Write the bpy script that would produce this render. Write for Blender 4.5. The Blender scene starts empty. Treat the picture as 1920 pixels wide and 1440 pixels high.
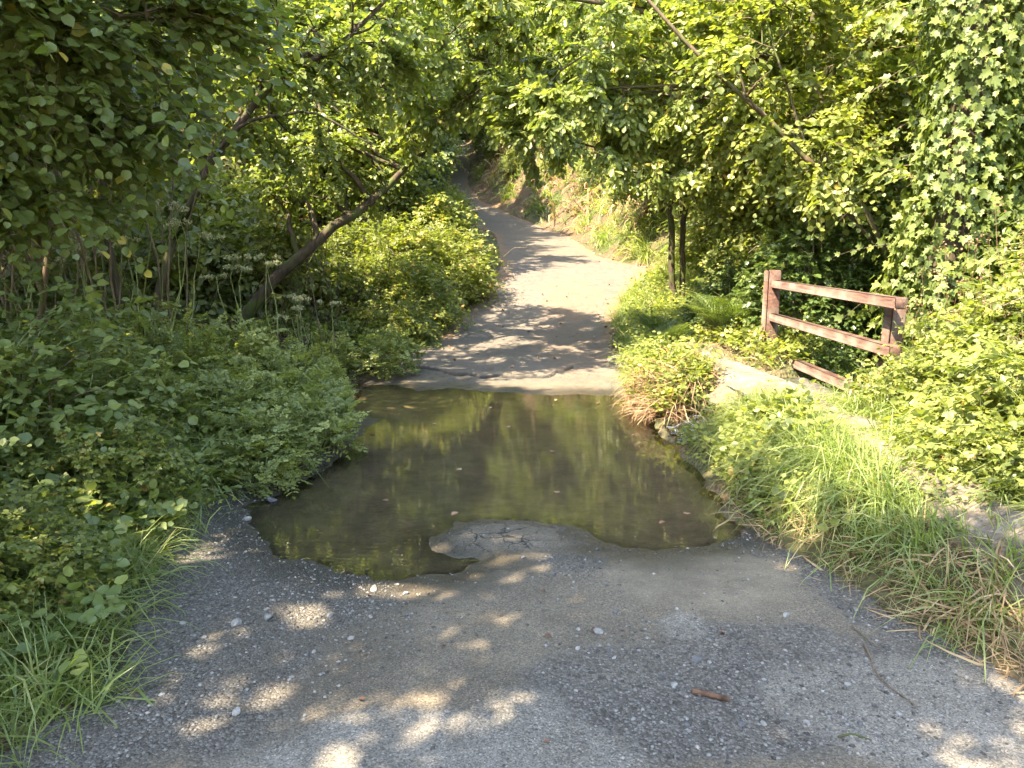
import bpy, math, random
import numpy as np
R = math.radians
rng = np.random.default_rng(7)
sc = bpy.context.scene
col = sc.collection

# ------------------------------------------------------------------ camera, sky, sun, exposure
cam_d = bpy.data.cameras.new('camera')
cam_d.sensor_width = 36.0
cam_d.lens = 1371.0 / 1920.0 * 36.0
cam_d.clip_start = 0.05
cam_d.clip_end = 600
cam = bpy.data.objects.new('camera', cam_d)
col.objects.link(cam)
cam.location = (0, 0, 1.6)
cam.rotation_euler = (R(90 - 10.1), 0, 0)
sc.camera = cam

SUN_EL = 53.0
SUN_H = np.array([-0.82, -0.57])                    # horizontal direction towards the sun
SUN_H = SUN_H / np.linalg.norm(SUN_H)
w = bpy.data.worlds.new("World")
sc.world = w
w.use_nodes = True
nt = w.node_tree
nt.nodes.clear()
sky = nt.nodes.new('ShaderNodeTexSky')
sky.sky_type = 'NISHITA'
sky.sun_disc = False
sky.sun_elevation = R(SUN_EL)
sky.sun_rotation = math.atan2(SUN_H[0], SUN_H[1])
bg = nt.nodes.new('ShaderNodeBackground')
bg.inputs['Strength'].default_value = 0.15
wo = nt.nodes.new('ShaderNodeOutputWorld')
nt.links.new(sky.outputs[0], bg.inputs[0])
nt.links.new(bg.outputs[0], wo.inputs[0])

sd = bpy.data.lights.new('sun', 'SUN')
sd.energy = 3.3
sd.angle = R(0.55)
sd.color = (1.0, 0.90, 0.74)
sun = bpy.data.objects.new('sun', sd)
col.objects.link(sun)
ce, se = math.cos(R(SUN_EL)), math.sin(R(SUN_EL))
from mathutils import Vector
sun.rotation_euler = Vector((SUN_H[0] * ce, SUN_H[1] * ce, se)).to_track_quat('Z', 'Y').to_euler()
sun.location = (-8, -4, 14)

sc.view_settings.view_transform = 'Standard'
sc.view_settings.look = 'None'
sc.view_settings.exposure = 3.1
sc.view_settings.use_white_balance = True
sc.view_settings.white_balance_temperature = 7550
sc.view_settings.white_balance_tint = 10
sc.view_settings.gamma = 1
c = sc.cycles
c.max_bounces = 8
c.diffuse_bounces = 4
c.glossy_bounces = 3
c.transmission_bounces = 4
c.transparent_max_bounces = 10
c.caustics_reflective = False
c.caustics_refractive = False
c.sample_clamp_indirect = 6
c.use_denoising = True
c.use_adaptive_sampling = True
c.adaptive_threshold = 0.02

# ------------------------------------------------------------------ helpers
def hash2(ix, iy, s):
    n = (ix.astype(np.int64) * 374761393 + iy.astype(np.int64) * 668265263 + s * 1442695041) & 0xffffffff
    n = ((n ^ (n >> 13)) * 1274126177) & 0xffffffff
    return ((n ^ (n >> 16)) & 0xffff) / 65535.0

def vn(x, y, f=1.0, s=0):
    x = np.asarray(x, float) * f + 1000; y = np.asarray(y, float) * f + 1000
    ix, iy = np.floor(x), np.floor(y)
    fx, fy = x - ix, y - iy
    fx = fx * fx * (3 - 2 * fx); fy = fy * fy * (3 - 2 * fy)
    a = hash2(ix, iy, s); b = hash2(ix + 1, iy, s); c_ = hash2(ix, iy + 1, s); d = hash2(ix + 1, iy + 1, s)
    return (a * (1 - fx) + b * fx) * (1 - fy) + (c_ * (1 - fx) + d * fx) * fy

def fbm(x, y, f=1.0, s=0, o=4):
    t = 0; a = 0.5
    for k in range(o):
        t = t + a * (vn(x, y, f * 2 ** k, s + k * 17) * 2 - 1); a *= 0.5
    return t

def nrm(v):
    return v / np.maximum(np.linalg.norm(v, axis=-1, keepdims=True), 1e-9)

def sstep(a, b, x):
    t = np.clip((x - a) / (b - a), 0, 1)
    return t * t * (3 - 2 * t)

class Buf:
    """collects pieces of geometry, then links them as one mesh object"""
    def __init__(s):
        s.v = []; s.l = []; s.t = []; s.tint = []; s.mi = []; s.n = 0
    def add(s, v, loops, totals, tint, mi=0):
        s.v.append(v); s.l.append(loops + s.n); s.t.append(totals)
        s.tint.append(tint); s.mi.append(np.full(len(totals), mi, np.int32)); s.n += len(v)
    def mesh(s, name, mats, smooth=False):
        me = bpy.data.meshes.new(name)
        v = np.concatenate(s.v).astype(np.float32); l = np.concatenate(s.l).astype(np.int32)
        t = np.concatenate(s.t).astype(np.int32); st = np.concatenate([[0], np.cumsum(t)[:-1]]).astype(np.int32)
        me.vertices.add(len(v)); me.loops.add(len(l)); me.polygons.add(len(t))
        me.vertices.foreach_set('co', v.ravel())
        me.loops.foreach_set('vertex_index', l)
        me.polygons.foreach_set('loop_start', st)
        me.polygons.foreach_set('loop_total', t)
        me.polygons.foreach_set('material_index', np.concatenate(s.mi))
        if smooth: me.polygons.foreach_set('use_smooth', np.ones(len(t), bool))
        at = me.attributes.new('tint', 'FLOAT', 'POINT')
        at.data.foreach_set('value', np.concatenate(s.tint).astype(np.float32))
        for m in mats: me.materials.append(m)
        me.update(calc_edges=True)
        return me
    def build(s, name, mats, parent=None, smooth=False):
        o = bpy.data.objects.new(name, s.mesh(name, mats, smooth))
        col.objects.link(o)
        if parent is not None: o.parent = parent
        return o

def empty(name, loc=(0, 0, 0)):
    o = bpy.data.objects.new(name, None); col.objects.link(o); o.location = loc
    o.empty_display_size = 0.2
    return o

def tag(o, label=None, cat=None, group=None, kind=None):
    if label: o['label'] = label
    if cat: o['category'] = cat
    if group: o['group'] = group
    if kind: o['kind'] = kind
    return o

def copy_tree(o, parent=None):
    n = o.copy(); col.objects.link(n)
    if parent is not None: n.parent = parent
    for ch in list(o.children): copy_tree(ch, n)
    return n

# leaf templates: x = across, y = along (0..1), z = normal
def tmpl(half, fold=0.12, bend=-0.12):
    """half: outline points of the right half from base to tip (x, y)"""
    mid = [(0, 0)] + [(0, 1)]
    pts = [(0, 0)] + list(half) + [(0, 1)]
    vr = [(x, y) for x, y in pts]
    vl = [(-x, y) for x, y in half]
    V = [(x, y, abs(x) * fold * 2 + bend * y * y) for x, y in vr + vl]
    n = len(half)
    right = list(range(0, n + 2))
    left = [0, n + 1] + [n + 2 + k for k in range(n - 1, -1, -1)]
    return np.array(V, float), [right, left]

OVATE = tmpl([(.30, .10), (.44, .38), (.36, .68), (.12, .92)])
HAZEL = tmpl([(.34, .04), (.48, .30), (.50, .58), (.25, .82), (.09, .92)], fold=.10)
LEAFLET = tmpl([(.30, .22), (.34, .52), (.16, .82)])
OAK = tmpl([(.07, .10), (.16, .24), (.10, .32), (.27, .44), (.15, .52), (.33, .68), (.19, .76), (.20, .90), (.09, .95)], fold=.08)
IVY = tmpl([(.22, -.10), (.48, .10), (.28, .28), (.44, .58), (.15, .60)], fold=.08)
FAR = (np.array([(0, 0, 0), (.38, .42, .08), (0, 1, -.06), (-.38, .45, .08)], float), [[0, 1, 2, 3]])
FARB = (np.array([(0, 0, 0), (.30, .30, .06), (.14, .80, .0), (-.12, 1, -.05), (-.32, .5, .1)], float), [[0, 1, 2, 3, 4]])

def blade_t(segs, w, bend):
    V = []; F = []
    for k in range(segs + 1):
        t = k / segs
        a = bend * t
        y = math.sin(a) / bend * 1.0 if abs(bend) > 1e-3 else t
        z = (1 - math.cos(a)) / bend if abs(bend) > 1e-3 else 0
        ww = w * (1 - t ** 1.6)
        if k < segs: V += [(-ww, y, -z), (ww, y, -z)]
        else: V += [(0, y, -z)]
    for k in range(segs - 1): F.append([2 * k, 2 * k + 1, 2 * k + 3, 2 * k + 2])
    F.append([2 * segs - 2, 2 * segs - 1, 2 * segs])
    return np.array(V, float), F
BLADES = [blade_t(4, .012, b) for b in (.5, 1.2, 2.1, 2.7)]

def place(buf, T, pos, along, normal, size, tint, mi=0, wide=1.0):
    V, F = T
    pos = np.asarray(pos, float); N = len(pos)
    if N == 0: return
    a = nrm(along); x = nrm(np.cross(a, normal)); n = np.cross(x, a)
    size = np.broadcast_to(np.asarray(size, float), (N,))
    wide = np.broadcast_to(np.asarray(wide, float), (N,))
    W = (V[None, :, 0, None] * (x * wide[:, None])[:, None, :] + V[None, :, 1, None] * a[:, None, :] + V[None, :, 2, None] * n[:, None, :]) * size[:, None, None] + pos[:, None, :]
    nv = len(V)
    fl = np.concatenate([np.array(f) for f in F]); ft = np.array([len(f) for f in F])
    loops = (np.arange(N)[:, None] * nv + fl[None]).ravel()
    totals = np.tile(ft, N)
    buf.add(W.reshape(-1, 3), loops, totals, np.repeat(np.broadcast_to(tint, (N,)), nv), mi)

def tubes(buf, P, Rd, k=5, tint=0.5, mi=0):
    """P (N,M,3) centre lines, Rd (N,M) radii"""
    P = np.asarray(P, float); N, M, _ = P.shape
    if N == 0: return
    Rd = np.broadcast_to(Rd, (N, M))
    T = nrm(np.gradient(P, axis=1))
    ref = np.where(np.abs(T[..., 2:3]) > 0.9, np.array([1., 0, 0]), np.array([0, 0, 1.]))
    A = nrm(np.cross(T, ref)); B = np.cross(T, A)
    ang = np.arange(k) * 2 * math.pi / k
    V = P[:, :, None] + Rd[:, :, None, None] * (A[:, :, None] * np.cos(ang)[None, None, :, None] + B[:, :, None] * np.sin(ang)[None, None, :, None])
    i = np.arange(M - 1)[:, None] * k + np.arange(k)[None]
    j = np.arange(M - 1)[:, None] * k + (np.arange(k)[None] + 1) % k
    q = np.stack([i, j, j + k, i + k], -1).reshape(-1, 4)
    loops = (np.arange(N)[:, None, None] * (M * k) + q[None]).ravel()
    tn = np.repeat(np.broadcast_to(tint, (N,)), M * k)
    buf.add(V.reshape(-1, 3), loops, np.full(N * len(q), 4), tn, mi)

def box(buf, x0, x1, y0, y1, z0, z1, bev=0.008, tint=0.5, mi=0, xf=None):
    """bevelled box"""
    b = bev
    V = []
    for sx in (0, 1):
        for sy in (0, 1):
            for sz in (0, 1):
                X, Y, Z = (x0, x1)[sx], (y0, y1)[sy], (z0, z1)[sz]
                dx, dy, dz = (b, -b)[sx], (b, -b)[sy], (b, -b)[sz]
                V += [(X, Y + dy, Z + dz), (X + dx, Y, Z + dz), (X + dx, Y + dy, Z)]
    idx = lambda sx, sy, sz, k: ((sx * 2 + sy) * 2 + sz) * 3 + k
    F = []
    for s in (0, 1):
        F.append([idx(s, 0, 0, 0), idx(s, 1, 0, 0), idx(s, 1, 1, 0), idx(s, 0, 1, 0)])
        F.append([idx(0, s, 0, 1), idx(1, s, 0, 1), idx(1, s, 1, 1), idx(0, s, 1, 1)])
        F.append([idx(0, 0, s, 2), idx(1, 0, s, 2), idx(1, 1, s, 2), idx(0, 1, s, 2)])
    for a in (0, 1):
        for b_ in (0, 1):
            F.append([idx(a, b_, 0, 0), idx(a, b_, 1, 0), idx(a, b_, 1, 1), idx(a, b_, 0, 1)])
            F.append([idx(a, 0, b_, 0), idx(a, 1, b_, 0), idx(a, 1, b_, 2), idx(a, 0, b_, 2)])
            F.append([idx(0, a, b_, 1), idx(1, a, b_, 1), idx(1, a, b_, 2), idx(0, a, b_, 2)])
            for c_ in (0, 1): F.append([idx(a, b_, c_, 0), idx(a, b_, c_, 1), idx(a, b_, c_, 2)])
    V = np.array(V, float)
    if xf is not None: V = xf(V)
    buf.add(V, np.concatenate([np.array(f) for f in F]), np.array([len(f) for f in F]), np.full(len(V), tint), mi)

# ------------------------------------------------------------------ materials
def newmat(name):
    m = bpy.data.materials.new(name); m.use_nodes = True
    m.node_tree.nodes.clear()
    return m, m.node_tree

def N(nt, t, **kw):
    n = nt.nodes.new(t)
    for k, v in kw.items():
        if k.startswith('i_'):
            key = k[2:]
            n.inputs[int(key) if key.isdigit() else key].default_value = v
        else: setattr(n, k, v)
    return n

def ramp(nt, fac, stops):
    r = nt.nodes.new('ShaderNodeValToRGB')
    nt.links.new(fac, r.inputs[0])
    e = r.color_ramp.elements
    while len(e) < len(stops): e.new(0.5)
    for q, (p, cc) in zip(e, stops):
        q.position = p; q.color = (*cc, 1) if len(cc) == 3 else cc
    return r.outputs[0]

def mixc(nt, fac, a, b, mode='MIX'):
    m = nt.nodes.new('ShaderNodeMix'); m.data_type = 'RGBA'; m.blend_type = mode
    for s, v in ((0, fac), (6, a), (7, b)):
        if isinstance(v, (int, float)): m.inputs[s].default_value = v
        elif isinstance(v, tuple): m.inputs[s].default_value = (*v, 1) if len(v) == 3 else v
        else: nt.links.new(v, m.inputs[s])
    return m.outputs[2]

ALB = 1.3
def leafmat(name, stops, tr=(2.1, 2.2, .8), fac=.36, rough=.42, spec=.5):
    m, nt = newmat(name); L = nt.links
    a = N(nt, 'ShaderNodeAttribute', attribute_name='tint')
    cc = ramp(nt, a.outputs['Fac'], [(q, tuple(v * a_ for v, a_ in zip(c_, (ALB * 1.03, ALB * 1.0, ALB * 1.1)))) for q, c_ in stops])
    p = N(nt, 'ShaderNodeBsdfPrincipled', i_Roughness=rough)
    p.inputs['Specular IOR Level'].default_value = spec
    L.new(cc, p.inputs['Base Color'])
    t = N(nt, 'ShaderNodeBsdfTranslucent')
    tc = mixc(nt, 1.0, cc, tr, 'MULTIPLY')
    L.new(tc, t.inputs[0])
    mx = N(nt, 'ShaderNodeMixShader', i_0=fac)
    L.new(p.outputs[0], mx.inputs[1]); L.new(t.outputs[0], mx.inputs[2])
    o = N(nt, 'ShaderNodeOutputMaterial'); L.new(mx.outputs[0], o.inputs[0])
    return m

G1, G2, G3 = (.060, .100, .022), (.105, .160, .030), (.20, .23, .035)
M_hazel = leafmat('hazel_leaf', [(0, (.060, .088, .030)), (.6, (.092, .128, .036)), (.93, (.14, .175, .045)), (1, (.30, .26, .06))])
M_oak = leafmat('oak_leaf', [(0, (.055, .082, .026)), (.5, (.112, .148, .042)), (.92, (.20, .228, .058)), (1, (.36, .28, .08))], rough=.38)
M_far = leafmat('woodland_leaf', [(0, (.050, .072, .026)), (.5, (.108, .136, .044)), (.92, (.20, .215, .066)), (1, (.34, .28, .10))], rough=.5)
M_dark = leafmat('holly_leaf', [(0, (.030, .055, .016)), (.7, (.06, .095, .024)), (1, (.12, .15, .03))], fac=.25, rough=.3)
M_ivy = leafmat('ivy_leaf', [(0, (.040, .064, .018)), (.5, (.092, .126, .032)), (1, (.18, .215, .045))], fac=.30, rough=.5, spec=.4)
M_bramble = leafmat('bramble_leaf', [(0, (.045, .066, .020)), (.45, (.118, .145, .036)), (.88, (.21, .235, .058)), (1, (.40, .25, .09))], fac=.38, rough=.45)
M_herb = leafmat('herb_leaf', [(0, (.072, .108, .036)), (.6, (.120, .160, .050)), (1, (.19, .22, .06))], fac=.35, rough=.45)
M_hem = leafmat('dropwort_leaf', [(0, (.095, .125, .042)), (.6, (.185, .215, .070)), (1, (.30, .315, .10))], fac=.35, rough=.5)
M_grass = leafmat('grass_blade', [(0, (.075, .115, .032)), (.5, (.13, .175, .050)), (.82, (.20, .235, .08)), (1, (.36, .31, .15))], fac=.35, rough=.4)
M_dry = leafmat('dry_grass', [(0, (.16, .10, .05)), (.4, (.28, .20, .10)), (1, (.46, .37, .20))], tr=(1, .9, .7), fac=.3, rough=.6)
M_rust = leafmat('rusty_dead_stalk', [(0, (.10, .055, .030)), (.5, (.20, .125, .065)), (1, (.26, .22, .10))], tr=(1, .8, .6), fac=.25, rough=.6)
M_fern = leafmat('fern_frond', [(0, (.045, .075, .022)), (.6, (.085, .120, .032)), (1, (.15, .18, .045))], fac=.35)
M_flower = leafmat('flower_head', [(0, (.20, .22, .09)), (1, (.42, .42, .24))], tr=(1, 1, .8), fac=.3, rough=.6)
M_litter = leafmat('dead_leaf', [(0, (.07, .035, .02)), (.5, (.20, .11, .06)), (1, (.40, .28, .16))], tr=(1, .8, .6), fac=.15, rough=.6)

def barkmat(name, c1, c2, moss=(.07, .09, .025), mossy=.35, scale=18):
    m, nt = newmat(name); L = nt.links
    tc = N(nt, 'ShaderNodeTexCoord')
    mp = N(nt, 'ShaderNodeMapping'); mp.inputs['Scale'].default_value = (1, 1, .25)
    L.new(tc.outputs['Object'], mp.inputs[0])
    n1 = N(nt, 'ShaderNodeTexNoise', i_Scale=scale, i_Detail=6.0); L.new(mp.outputs[0], n1.inputs['Vector'])
    n2 = N(nt, 'ShaderNodeTexNoise', i_Scale=3.5, i_Detail=4.0); L.new(tc.outputs['Object'], n2.inputs['Vector'])
    c1_ = ramp(nt, n1.outputs[0], [(.3, c1), (.7, c2)])
    f = ramp(nt, n2.outputs[0], [(.60 - mossy * .4, (0, 0, 0)), (.72 - mossy * .3, (1, 1, 1))])
    cc = mixc(nt, f, c1_, moss)
    p = N(nt, 'ShaderNodeBsdfPrincipled', i_Roughness=.85)
    p.inputs['Specular IOR Level'].default_value = .25
    L.new(cc, p.inputs['Base Color'])
    b = N(nt, 'ShaderNodeBump', i_Strength=.8, i_Distance=.02); L.new(n1.outputs[0], b.inputs['Height']); L.new(b.outputs[0], p.inputs['Normal'])
    o = N(nt, 'ShaderNodeOutputMaterial'); L.new(p.outputs[0], o.inputs[0])
    return m
M_bark = barkmat('bark', (.07, .050, .034), (.17, .125, .085))
M_barkd = barkmat('dark_bark', (.035, .027, .020), (.10, .075, .055), mossy=.3)
M_barkm = barkmat('mossy_bark', (.06, .042, .025), (.14, .10, .05), moss=(.085, .085, .022), mossy=.7)
M_twig = barkmat('twig', (.10, .075, .05), (.22, .17, .12), mossy=.1, scale=30)
M_stem = leafmat('green_stem', [(0, (.09, .13, .035)), (1, (.17, .20, .07))], fac=.1)

# ------------------------------------------------------------------ terrain
YE = np.array([-6, 1.0, 2.0, 2.46, 3.66, 4.4, 5.05, 6.0, 7.0, 8.0, 9.4, 10.8, 12.5, 14.7, 16.5, 18.6, 22, 28, 33, 38, 45, 55, 75, 100])
XL = np.array([-2.0, -1.9, -1.62, -1.50, -1.82, -1.92, -1.85, -1.62, -1.75, -2.0, -1.80, -1.52, -1.22, -.95, -.45, -.25, -.35, -.6, -2.3, -4.1, -5.0, -5.2, -7.0, -9])
YR = np.array([-6, 1.0, 2.0, 2.36, 2.84, 3.34, 3.87, 4.4, 5.3, 6.7, 8.1, 9.8, 12, 14.7, 16.5, 17.5, 18.6, 21, 28, 32, 38, 45, 55, 75, 100])
XR = np.array([2.4, 2.3, 2.0, 1.86, 1.70, 1.60, 1.42, 1.38, 1.42, 1.42, 1.25, 1.42, 1.58, 2.05, 2.5, 3.1, 3.3, 2.45, 2.0, .45, -1.6, -2.5, -2.9, -4.6, -6.4])
ZY = np.array([-6, 2, 9.3, 10.5, 12, 14, 16, 18.5, 22, 29, 38, 55, 75, 100, 200])
ZZ = np.array([.06, .03, .02, .05, .12, .30, .66, 1.22, 1.62, 2.42, 4.2, 8.3, 12.5, 17, 30])
def xl(y): return np.interp(y, YE, XL)
def xr(y): return np.interp(y, YR, XR)
def rz(y): return np.interp(y, ZY, ZZ)

def sdf(px, py, poly):
    """signed distance, positive inside"""
    poly = np.array(poly, float); d = np.full(px.shape, 1e9); ins = np.zeros(px.shape, bool)
    for a, b in zip(poly, np.roll(poly, -1, 0)):
        e = b - a; t = np.clip(((px - a[0]) * e[0] + (py - a[1]) * e[1]) / (e @ e), 0, 1)
        d = np.minimum(d, np.hypot(px - a[0] - t * e[0], py - a[1] - t * e[1]))
        cnd = ((a[1] > py) != (b[1] > py)) & (px < (b[0] - a[0]) * (py - a[1]) / (b[1] - a[1] + 1e-12) + a[0])
        ins ^= cnd
    return np.where(ins, d, -d)

def pdist(px, py, line):
    line = np.array(line, float); d = np.full(px.shape, 1e9)
    for a, b in zip(line[:-1], line[1:]):
        e = b - a; t = np.clip(((px - a[0]) * e[0] + (py - a[1]) * e[1]) / (e @ e), 0, 1)
        d = np.minimum(d, np.hypot(px - a[0] - t * e[0], py - a[1] - t * e[1]))
    return d

POND = [(-1.74, 4.45), (-1.38, 3.80), (-.93, 3.48), (-.69, 3.37), (-.34, 3.46), (-.16, 3.62), (-.12, 3.70), (-.40, 3.78), (-.46, 3.96), (-.28, 4.16),
        (.02, 4.22), (.34, 4.16), (.48, 3.84), (.80, 3.74), (1.12, 3.80), (1.36, 4.0), (1.75, 4.6), (1.75, 6.9), (1.35, 7.9), (1.2, 8.28), (.5, 8.32), (-.38, 8.50), (-.7, 8.75), (-1.1, 8.6),
        (-1.4, 8.9), (-2.2, 9.4), (-2.6, 8.2), (-1.9, 7.4), (-1.30, 7.0), (-1.42, 6.2), (-1.40, 5.4), (-1.55, 4.95)]
LEFTCH = [(-1.6, 8.2), (-3, 8.9), (-5, 9.6), (-8, 11), (-14, 14), (-30, 20)]
RIGHTCH = [(1.5, 6.35), (2.6, 6.5), (4.2, 7.2), (7, 9), (12, 13), (30, 22)]
FPATH = [(1.55, 10.9), (1.85, 10.2), (2.12, 9.0), (2.28, 7.4), (2.36, 6.4), (2.32, 5.2), (2.18, 4.2), (2.16, 3.2), (2.30, 2.0), (2.6, .5), (2.9, -3)]
WZ = 0.0                                                 # water level of the ford
def ground(x, y):
    x = np.asarray(x, float); y = np.asarray(y, float)
    l, r, z0 = xl(y), xr(y), rz(y)
    dl, dr = np.maximum(l - x, 0), np.maximum(x - r, 0)
    near = 1 - sstep(15, 21, y)
    # left side
    zl_near = np.interp(dl, [0, .15, .6, 1.5, 3, 6, 12, 40], [0, .03, .10, .28, .42, 1.0, 3.6, 20])
    zl_far = np.interp(dl, [0, .3, 1.0, 2.5, 8, 40], [0, .15, .45, .7, 3.0, 20])
    # right side
    zr_near = np.interp(dr, [0, .12, .35, .6, 1.3, 3.0, 5, 12, 40], [0, .05, .28, .40, .42, .7, 2.0, 7.0, 24])
    zr_far = np.interp(dr, [0, .35, 2.2, 4.5, 10, 40], [0, .12, 2.3, 3.7, 6.5, 24])
    zr_mid = np.interp(dr, [0, .4, 1.5, 3.0, 5, 12, 40], [0, .06, .22, .6, 1.8, 6.5, 24])
    m = sstep(9.2, 10.6, y)
    zr_n = zr_near * (1 - m) + zr_mid * m
    z = z0 + (zl_near * near + zl_far * (1 - near)) * (dl > 0) + (zr_n * near + zr_far * (1 - near)) * (dr > 0)
    off = sstep(.1, .8, dl + dr)
    z = z + fbm(x, y, .9, 3) * .16 * off + fbm(x, y, 5, 5, 3) * .05 * off
    z = z + sstep(3, 14, dl + dr) * fbm(x, y, .12, 9) * 2.0
    # stream channels
    dc = pdist(x, y, LEFTCH)
    z = np.where(dl > 0, np.minimum(z, np.maximum(-.30 + .0 * x, -.30 + np.maximum(dc - .55, 0) * .8)), z)
    dc2 = pdist(x, y, RIGHTCH)
    wd = .35 + sstep(2.8, 4.2, x) * .9
    z = np.where(dr > 0, np.minimum(z, -.12 + np.maximum(dc2 - wd, 0) * 1.6 + sstep(8, 14, x) * 2), z)
    return z

def roadz(x, y):
    z = rz(y) + fbm(x, y, 1.2, 21, 3) * .018 * (1 - sstep(9, 12, y) * .3) + fbm(x, y, 9, 23, 3) * .006
    d = sdf(x, y, POND) + fbm(x, y, 4, 31, 3) * .09 + fbm(x, y, 14, 32, 3) * .06
    inside = sstep(-.5, .0, d)
    z = z * (1 - inside) + inside * (WZ + .004)
    z = z - np.clip(d, -.10, .6) * .13
    z = np.where(d < 0, np.maximum(z, WZ + .0015), z)
    # left overflow falls away from the road
    z = z - sstep(-1.5, -2.6, x) * .12 * (y > 7)
    # broken asphalt step beyond the ford
    ed = np.interp(x, [-1.6, -1.45, -1.0, -.7, -.1, .45, .62, .85, 1.6], [10.3, 10.0, 9.75, 9.45, 9.22, 9.30, 9.55, 9.95, 10.0]) + fbm(x, x * 0 + 3, 5, 44, 4) * .16
    st = sstep(0, .035, y - ed) * (1 - sstep(.5, 2.5, y - ed) * .85)
    z = z + st * .032 * sstep(1.3, .7, x)
    # gravel ridges and ruts close by
    return z

def grid_obj(name, X, Y, Z, mat, attrs=None, smooth=True, kind='structure'):
    ny, nx = X.shape
    V = np.stack([X, Y, Z], -1).reshape(-1, 3)
    i = np.arange(ny - 1)[:, None] * nx + np.arange(nx - 1)[None]
    q = np.stack([i, i + 1, i + nx + 1, i + nx], -1).reshape(-1, 4)
    b = Buf(); b.add(V, q.ravel(), np.full(len(q), 4), np.zeros(len(V)))
    o = b.build(name, [mat], smooth=smooth)
    for k, v in (attrs or {}).items():
        a = o.data.attributes.new(k, 'FLOAT', 'POINT'); a.data.foreach_set('value', np.asarray(v, np.float32).ravel())
    if kind: o['kind'] = kind
    return o

def axis(parts):
    return np.unique(np.concatenate([np.arange(a, b, s) for a, b, s in parts]))

# ---- ground material
mg, nt = newmat('woodland_soil'); L = nt.links
tc = N(nt, 'ShaderNodeTexCoord')
n1 = N(nt, 'ShaderNodeTexNoise', i_Scale=2.2, i_Detail=8.0, i_Roughness=.65); L.new(tc.outputs['Object'], n1.inputs['Vector'])
n2 = N(nt, 'ShaderNodeTexVoronoi', i_Scale=26.0); L.new(tc.outputs['Object'], n2.inputs['Vector'])
n3 = N(nt, 'ShaderNodeTexNoise', i_Scale=.8, i_Detail=4.0); L.new(tc.outputs['Object'], n3.inputs['Vector'])
c1 = ramp(nt, n1.outputs[0], [(.3, (.035, .025, .017)), (.5, (.09, .062, .038)), (.7, (.17, .12, .07))])
sep = N(nt, 'ShaderNodeSeparateColor'); L.new(n2.outputs['Color'], sep.inputs[0])
c2 = ramp(nt, sep.outputs[0], [(.0, (.05, .035, .022)), (.6, (.16, .10, .055)), (1, (.32, .22, .13))])
cc = mixc(nt, .45, c1, c2)
gm = ramp(nt, n3.outputs[0], [(.45, (0, 0, 0)), (.65, (1, 1, 1))])
cc = mixc(nt, gm, cc, (.05, .07, .02))
p = N(nt, 'ShaderNodeBsdfPrincipled', i_Roughness=.95); L.new(cc, p.inputs[0])
bp = N(nt, 'ShaderNodeBump', i_Strength=.9, i_Distance=.03); L.new(n2.outputs['Distance'], bp.inputs['Height']); L.new(bp.outputs[0], p.inputs['Normal'])
o = N(nt, 'ShaderNodeOutputMaterial'); L.new(p.outputs[0], o.inputs[0])
M_soil = mg

gx = axis([(-90, -30, 3), (-30, -10, .8), (-10, -3.2, .25), (-3.2, 4, .05), (4, 10, .2), (10, 30, .8), (30, 90, 3)])
gy = axis([(-20, 0, 1), (0, 13, .05), (13, 30, .15), (30, 60, .4), (60, 121, 2.5)])
X, Y = np.meshgrid(gx, gy)
Z = ground(X, Y)
inr = np.minimum(X - xl(Y), xr(Y) - X)
Z = Z - sstep(0.0, .18, inr + fbm(X, Y, 3, 8) * .15) * np.where(Y < 13, .22, .12)
grid_obj('ground', X, Y, Z, M_soil)

# ---- road
mr, nt = newmat('worn_asphalt'); L = nt.links
tc = N(nt, 'ShaderNodeTexCoord'); P_ = tc.outputs['Object']
def att(n): return N(nt, 'ShaderNodeAttribute', attribute_name=n).outputs['Fac']
nA = N(nt, 'ShaderNodeTexNoise', i_Scale=1.7, i_Detail=7.0, i_Roughness=.6); L.new(P_, nA.inputs['Vector'])
nB = N(nt, 'ShaderNodeTexNoise', i_Scale=55.0, i_Detail=5.0, i_Roughness=.7); L.new(P_, nB.inputs['Vector'])
vG = N(nt, 'ShaderNodeTexVoronoi', i_Scale=105.0); L.new(P_, vG.inputs['Vector'])
vF = N(nt, 'ShaderNodeTexVoronoi', i_Scale=190.0); L.new(P_, vF.inputs['Vector'])
nC = N(nt, 'ShaderNodeTexNoise', i_Scale=6.0, i_Detail=6.0, i_Roughness=.65); L.new(P_, nC.inputs['Vector'])
asph = ramp(nt, nA.outputs[0], [(.3, (.106, .089, .066)), (.7, (.158, .134, .101))])
sepF = N(nt, 'ShaderNodeSeparateColor'); L.new(vF.outputs['Color'], sepF.inputs[0])
spk = ramp(nt, sepF.outputs[0], [(0, (.45, .45, .45)), (.5, (.95, .95, .95)), (.9, (1.25, 1.22, 1.18)), (1, (1.9, 1.85, 1.8))])
asph = mixc(nt, 1.0, asph, spk, 'MULTIPLY')
asph = mixc(nt, 1.0, asph, ramp(nt, nC.outputs[0], [(.3, (.82, .81, .80)), (.55, (1, 1, 1)), (.75, (1.22, 1.21, 1.19))]), 'MULTIPLY')
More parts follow.
